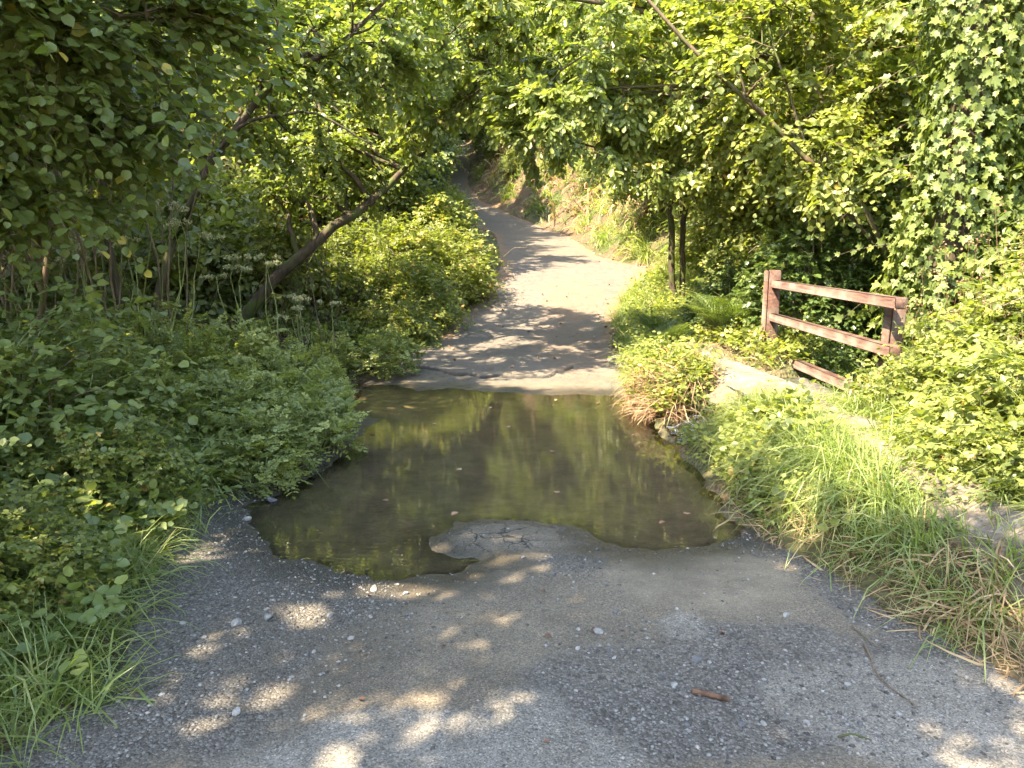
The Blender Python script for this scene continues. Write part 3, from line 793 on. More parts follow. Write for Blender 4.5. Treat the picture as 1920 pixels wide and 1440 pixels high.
bridge = empty('footbridge', (2.35, 6.4, .2)); tag(bridge, 'low stone slab footbridge carrying the path over the stream', 'bridge')
b = Buf(); box(b, -.36, .62, -.85, .85, .02, .18, bev=.03); b.build('deck', [M_stone], bridge)
for y0 in (-1.15, .80):
    b = Buf()
    for r_ in range(2):
        for q in range(3):
            ox = -.62 + q * .42 + (r_ % 2) * .08
            box(b, ox, ox + .38 + .02 * rnd(), y0 + .02 * rnd(), y0 + .33, -.45 + r_ * .235, -.45 + r_ * .235 + .215, bev=.03)
    b.build('abutment', [M_stone], bridge)

ICO_V = None
def rock(name, loc, size, mat, seed, squash=(1, 1, .65), label=None, cat='stone', group=None, sub=2, facet=.25):
    import bmesh
    bm = bmesh.new(); bmesh.ops.create_icosphere(bm, subdivisions=sub, radius=1)
    r_ = np.random.default_rng(seed); pl = nrm(r_.normal(size=(9, 3))); off = .55 + r_.random(9) * .3
    for v in bm.verts:
        c_ = np.array(v.co)
        for n_, o_ in zip(pl, off):
            dd = c_ @ n_ - o_
            if dd > 0: c_ = c_ - n_ * dd * .92
        c_ = c_ * (1 + r_.normal(0, .025))
        v.co = c_ * size * np.array(squash)
    me = bpy.data.meshes.new(name); bm.to_mesh(me); bm.free(); me.materials.append(mat)
    o = bpy.data.objects.new(name, me); col.objects.link(o); o.location = loc; o.rotation_euler = (r_.normal(0, .12), r_.normal(0, .12), r_.random() * 6)
    if label: tag(o, label, cat, group)
    return o
rock('boulder', (1.50, 8.00, .08), .19, stonemat('pale_rock', (.22, .20, .19), (.50, .47, .43)), 3, (.55, .7, 1.1), 'pale upright rock at the foot of the grassy bank where the ford ends', 'rock', sub=3)
lips = [(1.50, 6.22, -.02, .09), (1.52, 6.52, -.02, .10), (1.60, 6.05, -.02, .16), (1.66, 6.38, -.02, .20), (1.58, 6.68, -.02, .17), (1.70, 5.80, 0, .15), (1.72, 6.95, .02, .2)]
for k, (x, y, z, s_) in enumerate(lips):
    rock('wet_stone', (x, y, z), s_, M_wetstone, 20 + k, (.8, 1, .55), 'wet black stone on the lip of the tiny cascade', 'stone', 'wet stones of the cascade', sub=3)
# white water running over the lip
mfm, nt = newmat('white_water'); L = nt.links
tc = N(nt, 'ShaderNodeTexCoord'); mp = N(nt, 'ShaderNodeMapping'); mp.inputs['Scale'].default_value = (4, 60, 8); L.new(tc.outputs['Object'], mp.inputs[0])
n1 = N(nt, 'ShaderNodeTexNoise', i_Scale=1.5, i_Detail=4.0); L.new(mp.outputs[0], n1.inputs['Vector'])
p = N(nt, 'ShaderNodeBsdfPrincipled', i_Roughness=.12); p.inputs['Base Color'].default_value = (.75, .78, .80, 1)
tr_ = N(nt, 'ShaderNodeBsdfTransparent'); mx = N(nt, 'ShaderNodeMixShader'); L.new(ramp(nt, n1.outputs[0], [(.52, (0, 0, 0)), (.70, (.8, .8, .8))]), mx.inputs[0]); L.new(tr_.outputs[0], mx.inputs[1]); L.new(p.outputs[0], mx.inputs[2])
o = N(nt, 'ShaderNodeOutputMaterial'); L.new(mx.outputs[0], o.inputs[0])
yy = np.linspace(5.95, 6.6, 40); q = np.linspace(0, 1, 14)
Yc, Q = np.meshgrid(yy, q); Xc = 1.74 - Q * .30 + fbm(Yc, Q, 6, 3) * .05
Zc = .12 - .105 * sstep(.25, .75, Q) + fbm(Yc, Q, 9, 4) * .015 + .012
cas = grid_obj('cascade', Xc, Yc, Zc, mfm, kind=None); tag(cas, 'little white cascade spilling into the ford below the footbridge', 'waterfall')

# ------------------------------------------------------------------ trees
LK = lane_keep()
def T_(name, label, loc, trunk_pts, radii, ells, **kw):
    """ells and trunk points in world coordinates; loc the base"""
    L0 = np.array(loc, float)
    rel = lambda p: tuple(np.array(p, float) - L0)
    tp = [[rel(p) for p in t_] for t_ in trunk_pts] if isinstance(trunk_pts[0][0], (list, tuple)) else [rel(p) for p in trunk_pts]
    el = [(rel(e[0]), e[1], *(e[2:])) for e in ells]
    kp = kw.pop('keep', LK)
    return tree(name, label, kw.pop('cat', 'tree'), loc, tp, radii, el, keep=shift(kp, loc), **kw)

# hazel close on the left: fan of stems, boughs drooping over the verge
b0 = gpt(-4.1, 5.2, -.1)
T_('hazel_tree', 'many-stemmed hazel nearest on the left, its drooping leafy boughs reaching over the verge', b0,
   [[b0, (-4.0, 5.0, 1.6), (-3.3, 4.5, 3.3)], [(-4.2, 5.5, 0), (-3.9, 5.4, 1.8), (-3.0, 5.2, 3.6)], [(-3.9, 5.6, 0), (-3.6, 5.7, 1.4), (-3.4, 6.0, 3.2)], [(-4.4, 5.1, 0), (-4.5, 4.9, 2), (-4.0, 4.2, 3.4)], [(-3.7, 5.4, 0), (-3.4, 5.3, 1.2), (-3.1, 5.0, 2.6)]],
   [(.05, .025), (.045, .02), (.03, .012), (.04, .02), (.022, .01)],
   [((-3.2, 4.6, 3.45), (1.4, .9, .16), 2.2), ((-2.7, 4.5, 2.95), (1.1, .8, .15), 2.0), ((-2.7, 4.6, 2.45), (.95, .6, .13), 1.2), ((-3.3, 4.6, 2.0), (.6, .5, .14), .5), ((-3.8, 5.6, 4.2), (1.5, 1.2, .4), 1.8), ((-2.2, 5.0, 3.8), (.9, .7, .16), 1.0)],
   n1=28, n2=190, ns=2100, K=11, T=HAZEL, size=.064, sl=.55, noise_gap=.20, dirbias=(1.1, -.3, -.22), droop=.10, flat=.20, up=(.12, -.1, 1), outward=.3, limb_r=.02, sec_r=.008, leaf=M_hazel)
# hazel / field maple beyond it with black crooked limbs
b0 = gpt(-4.3, 8.3, -.1)
T_('crooked_tree', 'dark crooked-limbed tree behind the hazel, arching over the dark stream hollow', b0,
   [[b0, (-3.9, 8.3, 1.5), (-3.3, 8.3, 2.6), (-2.6, 8.4, 3.5), (-1.9, 8.5, 3.75), (-1.2, 8.6, 4.5)], [(-3.35, 8.3, 2.55), (-2.9, 8.2, 3.0), (-2.1, 8.1, 3.1), (-1.5, 8.2, 2.75)], [(-4.5, 8.6, 0), (-4.6, 8.4, 2.4), (-4.0, 8.2, 4.6)]],
   [(.055, .016), (.022, .008), (.05, .02)],
   [((-3.6, 8.8, 4.6), (1.8, 1.5, 1.3), 3), ((-2.0, 9.2, 4.6), (1.3, 1.3, 1.1), 2), ((-2.4, 9.0, 3.3), (1.1, 1.0, .7), 1), ((-4.6, 8.6, 3.0), (1.0, 1.0, .8), 1)],
   n1=22, n2=130, ns=1700, K=9, T=OVATE, size=.070, sl=.45, leaf=M_oak, bark=M_barkd, droop=.12, flat=.35, limb_r=.03)
b0 = gpt(-4.4, 10.6, -.1)
T_('leaning_tree', 'bare dark trunk leaning right low over the stream hollow', b0,
   [[b0, (-3.6, 10.6, 1.1), (-2.7, 10.8, 1.9), (-1.9, 11.2, 2.5), (-1.3, 12.0, 3.3)]], (.10, .035),
   [((-2.4, 12.2, 4.3), (1.3, 1.2, 1.2), 2), ((-3.0, 11.6, 2.8), (1.0, .9, .7), 1.2)],
   n1=16, n2=90, ns=1300, K=10, T=OVATE, size=.07, leaf=M_oak, bark=M_barkd, droop=.12, trunk_from=.4)
b0 = gpt(-4.2, 18.2, -.1)
T_('field_maple', 'pale-limbed maple above the sunny left bank, crown lit yellow-green', b0,
   [[b0, (-3.9, 18.1, 2.6), (-3.3, 17.9, 4.6), (-2.8, 17.8, 6.4)], [(-4.0, 18.4, 1.5), (-3.6, 18.6, 3.8), (-2.9, 18.9, 5.6)]], [(.12, .05), (.09, .03)],
   [((-3.2, 18.0, 6.2), (2.1, 1.8, 2.1), 3), ((-3.0, 17.6, 4.0), (1.5, 1.4, 1.3), 2), ((-5.2, 17.0, 5.0), (1.7, 1.6, 1.9), 1.6)],
   n1=22, n2=130, ns=2300, K=10, T=OVATE, size=.085, leaf=M_oak, bark=M_bark)
b0 = gpt(-3.3, 21.5, -.1)
T_('holly_tree', 'dense dark evergreen thicket where the lane narrows on the left', b0,
   [[b0, (-2.8, 21.5, 2.6), (-2.6, 21.4, 4.8)]], (.12, .05),
   [((-3.0, 21.6, 2.9), (1.0, 2.0, 1.5), 3), ((-3.1, 22, 4.6), (1.3, 2.0, 1.5), 2)],
   n1=20, n2=160, ns=2600, K=10, T=FARB, size=.085, leaf=M_dark, sl=.38, keep=lane_keep(3, 1.0), shell=.6)
# oak hanging over the lane from the right
b0 = gpt(5.0, 12.6, -.2)
T_('oak_tree', 'oak rooted on the right bank, lobed leaves hanging over the middle of the lane', b0,
   [[b0, (5.0, 12.5, 3.2), (4.9, 12.3, 6.5), (4.8, 12.2, 9)], [(4.95, 12.4, 3.6), (4.0, 11.6, 4.4), (2.8, 10.9, 4.5), (1.6, 10.6, 4.9), (.2, 10.4, 5.0)], [(4.95, 12.4, 4.6), (3.6, 11.4, 5.4), (2.0, 10.8, 6.0), (.6, 10.8, 6.6)]],
   [(.22, .12), (.075, .018), (.09, .02)],
   [((.5, 10.5, 4.5), (2.0, 1.2, 1.2), 4), ((2.3, 10.4, 4.2), (1.3, 1.0, 1.2), 2), ((.9, 10.0, 3.2), (1.1, .7, .6), 1.6), ((2.1, 10.4, 3.0), (1.0, .7, .6), 1.3), ((-.9, 10.8, 5.2), (1.5, 1.2, 1.3), 2.0), ((-1.2, 11.2, 3.9), (.9, .8, .8), 1.0), ((2.6, 11.5, 6.8), (2.2, 1.8, 1.5), 1.5), ((4.8, 12, 8), (2.6, 2.2, 2), 1)],
   n1=38, n2=260, ns=4200, K=9, T=OAK, size=.112, sl=.36, leaf=M_oak, bark=M_bark, flat=.5, droop=.15, ang=.75, keep=lane_keep(2.5, 1.0), limb_r=.04, noise_gap=.18)
# right-hand hazel and leaning stems
b0 = gpt(4.55, 8.4, -.1)
T_('leaning_hazel', 'slender hazel stem leaning left in front of the dark hollow behind the fence', b0,
   [[b0, (4.27, 8.3, 1.66), (3.70, 8.25, 2.34), (3.35, 8.4, 2.52), (2.98, 8.45, 2.95), (2.45, 8.35, 3.30), (1.83, 8.5, 3.94), (1.2, 8.6, 4.6)], [(4.3, 8.4, 1.5), (3.7, 8.5, 2.15), (3.3, 8.7, 2.9), (2.9, 8.9, 4.2)]], [(.040, .016), (.024, .010)],
   [((2.9, 9.2, 4.2), (1.0, .9, .9), 2), ((3.3, 9.0, 3.0), (.8, .7, .6), 1.5), ((2.9, 10.0, 3.1), (.8, .8, .7), 1.2), ((3.9, 9.3, 4.9), (.9, .9, .9), 1.2), ((3.5, 8.15, 2.55), (.5, .3, .3), .7), ((2.4, 8.2, 3.5), (.5, .3, .35), .8)],
   n1=18, n2=100, ns=1300, K=9, T=HAZEL, size=.070, leaf=M_bramble, flat=.3, limb_r=.02, sec_r=.008)
b0 = gpt(3.25, 14.8, -.1)
T_('twin_stemmed_alder', 'brown twin-stemmed tree standing where the right verge meets the junction', b0,
   [[b0, (3.15, 14.8, 2.2), (3.05, 14.8, 4.4)], [(3.45, 14.9, .6), (3.4, 14.9, 2.3), (3.6, 15.0, 4.4)]], [(.07, .05), (.06, .045)],
   [((3.2, 14.8, 5.0), (1.9, 1.6, 1.7), 3), ((2.6, 14.2, 3.6), (1.0, 1.0, .8), 1), ((4.4, 14.4, 3.6), (1.3, 1.0, 1.0), 1)],
   n1=20, n2=120, ns=1900, K=10, T=OVATE, size=.072, leaf=M_oak, bark=M_barkd)
b0 = gpt(4.3, 11.2, -.1)
T_('goat_willow', 'brown-stemmed willow between the alder and the fence', b0,
   [[b0, (4.0, 11.2, 1.8), (3.7, 11.2, 3.4)], [(4.4, 11.3, 0), (4.6, 11.3, 2.4), (4.5, 11.2, 4)]], [(.07, .03), (.08, .04)],
   [((3.6, 11.2, 2.7), (1.0, .9, .7), 2), ((4.6, 11.0, 3.9), (1.4, 1.2, 1.1), 2)],
   n1=16, n2=100, ns=1400, K=10, T=OVATE, size=.072, leaf=M_bramble, bark=M_bark)
b0 = gpt(6.2, 8.2, -.1)
T_('sycamore', 'shaded broadleaf tree on the far right behind the ivy', b0,
   [[b0, (6.1, 8.2, 3), (5.9, 8.1, 6.4)]], (.16, .07),
   [((5.8, 8.0, 3.6), (1.3, 1.3, 1.2), 2), ((5.9, 8.2, 6.0), (1.8, 1.8, 1.5), 2), ((5.3, 7.0, 2.4), (.7, .8, .6), .8)],
   n1=20, n2=110, ns=1500, K=8, T=HAZEL, size=.10, leaf=M_hazel)

b0 = gpt(5.6, 20.6, -.1)
T_('field_maple', 'maple leaning out from the right bank over the bend of the lane', b0,
   [[b0, (5.3, 20.5, 3.2), (4.6, 20.2, 4.8), (3.6, 20.0, 5.6)]], (.12, .05),
   [((3.6, 20.0, 5.3), (1.9, 1.6, 1.3), 3), ((3.4, 19.6, 3.9), (1.3, 1.0, .7), 1.6), ((2.2, 21.0, 5.8), (1.4, 1.4, 1.2), 1.4), ((5.0, 21, 6.4), (1.8, 1.6, 1.4), 1.5)],
   n1=24, n2=130, ns=2300, K=10, T=OVATE, size=.09, leaf=M_oak, bark=M_barkd, keep=lane_keep(3.0, 1.2))
# ivy-clad tree
def ivy_tree(loc):
    root = empty('ivy_clad_tree', loc); tag(root, 'tree wrapped in a thick curtain of glossy ivy beyond the fence', 'tree')
    z = np.linspace(-.2, 7.5, 16)
    Q = np.stack([.12 * np.sin(z * .6), .1 * np.cos(z * .5), z], -1)
    b = Buf(); tubes(b, Q[None], np.linspace(.20, .11, 16)[None], 10, .5)
    b.build('trunk', [M_barkd], root, smooth=True)
    b = Buf(); n = 9500
    zz = .6 + 6.4 * rnd(n); th = rnd(n) * 2 * math.pi
    rad = (.50 + .24 * fbm(th * .9, zz, 1.1, 5) + .10 * fbm(th * 3, zz, 4, 6)) * (1 - .25 * sstep(4.5, 7, zz)) * sstep(.2, 1.3, zz) 
    rad = rad * np.sqrt(.55 + .45 * rnd(n)) + np.where(rnd(n) > .93, .12, 0)
    out = np.stack([np.cos(th), np.sin(th), 0 * th], -1)
    Pn = out * rad[:, None] + np.stack([.12 * np.sin(zz * .6), .1 * np.cos(zz * .5), zz], -1)
    al = nrm(np.array([0, 0, -1.0]) + out * .35 + jit(n, .35)); nn = nrm(out * .9 + np.array([0, 0, .55]) + jit(n, .4))
    place(b, IVY, Pn, al, nn, .040 + .065 * rnd(n) ** 1.3, np.clip(.25 + .5 * rnd(n) ** 1.5 + .2 * (rad > .55), 0, 1))
    st = rnd(140) * 6.28; s0 = .4 + 5.5 * rnd(140)
    o1 = np.stack([np.cos(st) * .22, np.sin(st) * .22, s0], -1)
    sprays(b, o1, np.stack([np.cos(st), np.sin(st), -.3 + .6 * rnd(140)], -1), .75, 9, IVY, .085, up=(-.4, -.4, .6), flat=.4, droop=.5, twig_mi=1, tint=.6)
    b.build('ivy', [M_ivy, M_twig], root)
    return root
ivy_tree(gpt(4.25, 7.35, -.1))

# trees outside the upper left of the view that shade the foreground
b0 = gpt(-5.6, 1.2, -.1)
T_('shade_tree', 'tall broadleaf tree on the left bank level with the near road, shading it', b0,
   [[b0, (-5.4, 1.2, 3), (-4.9, 1.2, 5.5), (-4.3, 1.2, 7.5)]], (.2, .08),
   [((-4.4, .7, 6.0), (2.4, 2.2, 1.5), 3), ((-3.7, 2.6, 5.9), (1.9, 1.6, 1.3), 1.5), ((-6.5, 2.8, 7.0), (2.0, 2.0, 1.6), 1.2), ((-5.4, -1.8, 6.2), (2.2, 1.8, 1.6), 1.4), ((-2.7, -.4, 6.2), (1.3, 1.5, .9), 1.7)],
   n1=40, n2=420, ns=3900, K=11, T=OVATE, size=.10, sl=.65, shell=.2, leaf=M_hazel, keep=lambda P: (P[:, 2] > 3.4) | (P[:, 1] < .5))
b0 = gpt(-6.6, 5.2, -.1)
T_('shade_tree', 'tall broadleaf tree rising behind the nearest hazel', b0,
   [[b0, (-6.4, 5.2, 3), (-6.0, 5.0, 6.5), (-5.6, 4.8, 8.0)]], (.2, .08),
   [((-5.6, 4.8, 6.2), (1.8, 2.0, 1.5), 1.4), ((-6.8, 4.6, 3.6), (1.6, 2.0, 1.4), 1)],
   n1=26, n2=130, ns=1700, K=12, T=OVATE, size=.11, sl=.55, leaf=M_hazel)
b0 = gpt(-7.2, 9.6, -.1)
T_('shade_tree', 'tall broadleaf tree behind the crooked-limbed one on the left slope', b0,
   [[b0, (-7.0, 9.6, 2), (-6.8, 9.4, 3.5), (-6.8, 9.4, 5)]], (.2, .08),
   [((-6.3, 9.0, 4.2), (1.7, 1.6, 1.0), 3), ((-7.0, 9.6, 3.0), (1.8, 2.0, 1.2), 1.6)],
   n1=26, n2=150, ns=2700, K=12, T=OVATE, size=.11, sl=.55, leaf=M_hazel)

# woodland further back: four kinds, each copied
def wood_variant(i):
    kinds = [('woodland_oak', M_oak, 4.6, 9.5), ('woodland_ash', M_far, 4.0, 10.5), ('woodland_hazel', M_far, 3.2, 6.0), ('woodland_alder', M_oak, 3.4, 8.0)]
    nm, lm, rr, h = kinds[i]
    r_ = rr * .62
    return tree(nm, 'tree', 'tree', (0, 0, 0), [(0, 0, -.3), (.1, .1, h * .4), (.3, -.1, h * .75), (.2, .1, h * .95)], (.17, .05),
        [((0, 0, h * .62), (r_, r_, h * .30), 3), ((r_ * .6, -.4, h * .38), (r_ * .7, r_ * .7, h * .24), 1.6), ((-r_ * .6, .5, h * .42), (r_ * .7, r_ * .7, h * .26), 1.6), ((.1, -r_ * .6, h * .30), (r_ * .8, r_ * .6, h * .22), 1.4), ((0, r_ * .4, h * .82), (r_ * .6, r_ * .6, h * .16), 1)],
        n1=26, n2=150, ns=2300, K=11, T=FARB if i % 2 else FAR, size=.155, sl=.62, leaf=lm, noise_gap=.30, sag=.05, flat=.5, sec_r=.014)
spots = [
 # left slope
 (-8.2, 15.5, 0), (-5.8, 19.5, 3), (-5.2, 24, 1), (-8.5, 19, 0), (-5.0, 29, 0), (-9, 25, 1), (-6.5, 34, 3), (-11.5, 16, 0), (-12, 22, 1), (-8.5, 39, 0), (-12, 31, 1), (-8, 46, 1), (-13, 40, 0), (-9, 54, 0), (-15, 26, 1), (-17, 34, 0), (-14, 50, 1), (-9.5, 62, 1), (-16, 60, 0), (-14, 13, 0), (-12, 6, 0),
 (-12, 70, 1), (-20, 45, 0), (-21, 60, 1), (-10, 78, 0), (-4.6, 18.0, 2), (-4.2, 26.5, 2), (-8.2, 5.5, 2), (-9.5, 9, 3),
 # right slope
 (6.2, 15.5, 3), (7.2, 12.0, 0), (8.5, 17, 0), (6.0, 19.8, 2), (9.5, 13.5, 1), (8.6, 9.0, 3), (6.6, 23.5, 1), (10, 21, 0), (6.5, 28.5, 0), (10.5, 27, 1), (4.8, 33.5, 3), (8.5, 34, 0), (13, 17, 0), (13.5, 24, 1), (3.2, 39.5, 0), (7, 41, 1), (12, 34, 0), (2.0, 46, 1), (6, 49, 0), (11, 43, 1), (1.2, 54, 3), (5, 59, 1), (10, 55, 0), (1.0, 64, 0), (17, 29, 0), (17, 40, 1), (15, 52, 0), (8, 69, 0), (0, 74, 1), (11.5, 10.5, 0), (14.5, 13, 1), (9.2, 5.6, 0), (12, 7, 1), (19, 21, 0),
  (-4.4, 30.5, 3), (4.6, 27.5, 3), (-6.6, 41, 3), (1.2, 37.5, 3), (-6.2, 52, 1), (0, 50, 1), (-7.5, 62, 0), (-.5, 60, 1), (-8.5, 72, 1), (-1.8, 72, 0),
 (-5.9, 46.5, 1), (-1.2, 53, 1),  # two outsized ashes added to close the sky gap mirrored in the water
 # end of the view
 (-5.5, 98, 1), (-6, 88, 0), (-1, 86, 1), (-8, 100, 0), (0, 102, 0),
 (-4, 84, 0), (3, 84, 1), (-9, 90, 1), (9, 82, 0), (-2, 92, 0), (4, 96, 1), (-15, 84, 0), (15, 70, 1), (20, 60, 0), (-7, 80, 3),
]
WL = {0: 'round-crowned oak standing in the wooded valley side', 1: 'tall loose-crowned ash standing in the wooded valley side', 2: 'low spreading hazel standing in the wooded valley side', 3: 'narrow-crowned alder standing in the wooded valley side'}
side = lambda x, y: ' left of the lane' if x < (xl(y) + xr(y)) / 2 else ' right of the lane'
protos = {}
ORD = ['first', 'second', 'third', 'fourth', 'fifth', 'sixth', 'seventh', 'eighth', 'ninth', 'tenth', 'eleventh', 'twelfth', 'thirteenth', 'fourteenth', 'fifteenth', 'sixteenth', 'seventeenth', 'eighteenth', 'nineteenth', 'twentieth', 'twenty-first', 'twenty-second', 'twenty-third', 'twenty-fourth', 'twenty-fifth', 'twenty-sixth', 'twenty-seventh', 'twenty-eighth', 'twenty-ninth', 'thirtieth', 'thirty-first', 'thirty-second', 'thirty-third', 'thirty-fourth', 'thirty-fifth'] + ['thirty-' + q for q in ('sixth', 'seventh', 'eighth', 'ninth')] + ['fortieth'] + ['forty-' + q for q in ('first', 'second', 'third', 'fourth', 'fifth', 'sixth', 'seventh', 'eighth', 'ninth')]
cnt = {}
spots.sort(key=lambda q: (q[1], q[0]))
for (x, y, k) in spots:
    if k not in protos: r_ = protos[k] = wood_variant(k)
    else: r_ = copy_tree(protos[k])
    s_ = 1.5 if (x, y) in ((-5.9, 46.5), (-1.2, 53)) else (.85 + .35 * rnd()) * (1.35 if y > 38 else 1.0)
    r_.location = (x, y, float(ground(np.array([x]), np.array([y]))[0]) - .1)
    r_.rotation_euler = (0, 0, rnd() * 6.28); r_.scale = (s_, s_, s_ * (.92 + .2 * rnd()))
    ks = (k, side(x, y)); cnt[ks] = cnt.get(ks, -1) + 1
    dist = ' far off' if y > 45 else (' at middle distance' if y > 20 else ' near the ford')
    tag(r_, ORD[cnt[ks]] + ' ' + WL[k].split(' standing')[0] + ' going up the wooded slope' + side(x, y), 'tree', WL[k].split(' standing')[0].split()[-1] + ' trees' + side(x, y) + dist)

# ------------------------------------------------------------------ bushes
def bush(name, label, cat, loc, rx, ry, h, n, K=5, T=LEAFLET, size=.07, leaf=None, tri=True, group=None, sl=.35, stems=12, arch=.8, up=(0, 0, 1), flat=.4, inner=.25, rough=.3):
    root = empty(name, loc); tag(root, label, cat, group)
    b = Buf()
    th = rnd(n) * 2 * math.pi; ph = np.arccos(rnd(n) * .98)
    sh = 1 + rough * fbm(np.cos(th) * 1.5 + loc[0], np.sin(th) * 1.5 + np.cos(ph) * 2 + loc[1], 1.2, 11) * 1.4
    r_ = (inner + (1 - inner) * rnd(n) ** .4) * sh
    O = np.stack([rx * np.sin(ph) * np.cos(th), ry * np.sin(ph) * np.sin(th), h * np.cos(ph) * (1 - .0)], -1) * r_[:, None]
    D = nrm(nrm(O * np.array([1, 1, .6])) * arch + unit(n) * .7 + np.array([0, 0, .25]))
    cl = .5 + .6 * fbm(O[:, 0], O[:, 1] + O[:, 2], 1.8, 14)
    sprays(b, O, D, sl * (.6 + .7 * rnd(n)), K, T, size, up=up, flat=flat, droop=.45, mi=0, twig_mi=1, twig_r=.0035, tri=tri, tint=np.clip(cl + rng.normal(0, .2, n), 0, 1))
    b.build('foliage', [leaf or M_bramble, M_stem], root)
    s = Buf()
    th = rnd(stems) * 6.28; rr = .5 + .6 * rnd(stems)
    A = np.stack([rx * .3 * np.cos(th), ry * .3 * np.sin(th), 0 * th - .05], -1)
    Bp = np.stack([rx * rr * np.cos(th), ry * rr * np.sin(th), h * (1.1 - rr * .55)], -1)
    tubes(s, bow(A, Bp, 9, .3, .06), np.linspace(.008, .003, 9)[None], 4, .5)
    s.build('stem', [M_twig], root)
    return root
def bcopy(proto, loc, sx, sz, label, group, rot=None):
    r_ = copy_tree(proto); r_.location = loc; r_.scale = (sx, sx, sz); r_.rotation_euler = (0, 0, rnd() * 6.28 if rot is None else rot)
    r_['label'] = label; r_['group'] = group
    return r_
# right-hand bramble bank
br1 = bush('bramble_bush', 'pale green bramble tumbling over the near end of the fence', 'bramble', gpt(3.45, 4.6), .72, .7, .95, 1000, K=5, size=.048, rough=.5)
br2 = bush('bramble_bush', 'tall sunlit bramble at the right edge of view, topped with brown seed heads', 'bramble', gpt(3.75, 4.0), .9, .8, 1.35, 1350, K=5, size=.052, rough=.5)
br3 = bush('bramble_bush', 'low bramble sprawling on the right beside the footpath', 'bramble', gpt(3.0, 3.75), .62, .6, .58, 760, K=5, size=.045, rough=.5)
GR = 'brambles on the right bank beyond the footpath'
for o_ in (br1, br2, br3): o_['group'] = GR
for (x, y, s_, z_, lb, pr) in [(2.95, 3.0, .85, .9, 'low bramble clump by the footpath at the right edge of view', br3), (4.3, 5.1, 1.0, 1.15, 'bramble heap rising behind the near fence post', br2),
    (4.9, 4.2, 1.2, 1.3, 'high bramble mass at the far right under the sycamore', br2), (3.1, 4.2, .62, .6, 'small bright bramble between the fence end and the footpath', br1), (3.7, 2.9, 1.1, 1.0, 'nettle-mixed bramble cut by the right edge of view', br1),
    (5.4, 5.6, 1.2, 1.2, 'bramble on the slope below the ivy-clad tree', br2), (3.75, 5.7, .5, .60, 'bramble just behind the fence rails at their near end', br1), (2.62, 3.45, .62, .62, 'knee-high bramble shoot on the footpath edge', br3), (4.2, 3.2, 1.2, 1.2, 'bramble thicket outermost on the right bank', br2), (3.05, 4.95, .55, .66, 'small bramble hiding the foot of the near fence post', br1)]:
    bcopy(pr, gpt(x, y, -.05), s_, z_, lb, GR)
# left sunny bank of bramble along the lane
GL = 'brambles along the left edge of the upper lane'
bl = [(-1.75, 15.6, 1.25, 1.15, 'tall sunlit bramble mound on the left of the upper lane'), (-1.45, 17.3, .70, .72, 'bramble leaning out over the lane where it narrows'), (-2.1, 13.6, 1.1, .95, 'bramble mound in half shade left of the lane above the ford'),
      (-2.0, 12.0, .75, .62, 'low bramble nearest the broken road edge on the left'), (-2.9, 15.0, 1.4, 1.3, 'bramble heap behind the sunlit mound on the left'), (-1.75, 19.3, .9, .95, 'bramble under the dark thicket on the left'), (-3.1, 12.8, 1.2, .9, 'shaded bramble below the leaning dark trunk'),
      (-2.2, 17.6, 1.4, 1.35, 'bramble at the foot of the maple left of the lane'), (-2.3, 23, 1.0, 1.1, 'bramble on the left verge past the dark thicket')]
brL = None
for (x, y, s_, z_, lb) in bl:
    if brL is None:
        brL = bush('bramble_bush', lb, 'bramble', gpt(x, y, -.05), 1.0, 1.0, 1.15, 1500, K=5, size=.052, group=GL, rough=.45); brL.scale = (s_, s_, z_)
    else: bcopy(brL, gpt(x, y, -.05), s_, z_, lb, GL)
for (x, y, s_, z_, lb) in [(-2.5, 4.15, .55, .5, 'bramble spilling over the gravel margin between shrubs and pool'), (-2.35, 2.9, .5, .42, 'low bramble at the bottom left of the verge'), (-3.6, 6.3, .6, .6, 'bramble behind the left shrubs, before the thin stems'), (-2.9, 2.4, .8, .7, 'bramble cut off by the bottom left corner of view')]:
    bcopy(brL, gpt(x, y, -.05), s_, z_, lb, 'brambles on the near left verge')
# dark shrubs behind the fence and in the hollow
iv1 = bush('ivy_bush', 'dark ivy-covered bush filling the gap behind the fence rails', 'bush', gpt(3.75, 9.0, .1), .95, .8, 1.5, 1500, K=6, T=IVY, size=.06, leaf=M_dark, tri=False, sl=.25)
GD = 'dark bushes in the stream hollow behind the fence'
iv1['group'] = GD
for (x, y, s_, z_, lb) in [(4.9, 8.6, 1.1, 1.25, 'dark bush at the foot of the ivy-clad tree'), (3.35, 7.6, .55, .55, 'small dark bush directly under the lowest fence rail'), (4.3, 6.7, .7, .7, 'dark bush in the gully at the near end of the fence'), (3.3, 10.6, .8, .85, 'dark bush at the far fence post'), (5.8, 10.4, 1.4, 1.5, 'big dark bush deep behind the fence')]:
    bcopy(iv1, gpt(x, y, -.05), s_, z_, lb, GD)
# broad-leaved shrubs at the left edge
GS = 'hazel and nettle shrubs at the left edge of view'
sh1 = bush('hazel_shrub', 'broad-leaved hazel shrub at the left edge of view, leaves in layered tiers', 'shrub', gpt(-3.15, 4.4), .75, .7, .95, 480, K=8, T=HAZEL, size=.060, leaf=M_herb, tri=False, sl=.5, flat=.16, group=GS, rough=.6)
for (x, y, s_, z_, lb) in [(-3.6, 5.6, .85, .75, 'hazel shrub behind the front one, in front of the thin stems'), (-3.05, 3.7, .6, .55, 'lower hazel shrub nearest the camera on the left'), (-3.9, 4.4, 1.0, 1.0, 'hazel shrub cut by the left edge of view')]:
    bcopy(sh1, gpt(x, y, -.05), s_, z_, lb, GS)
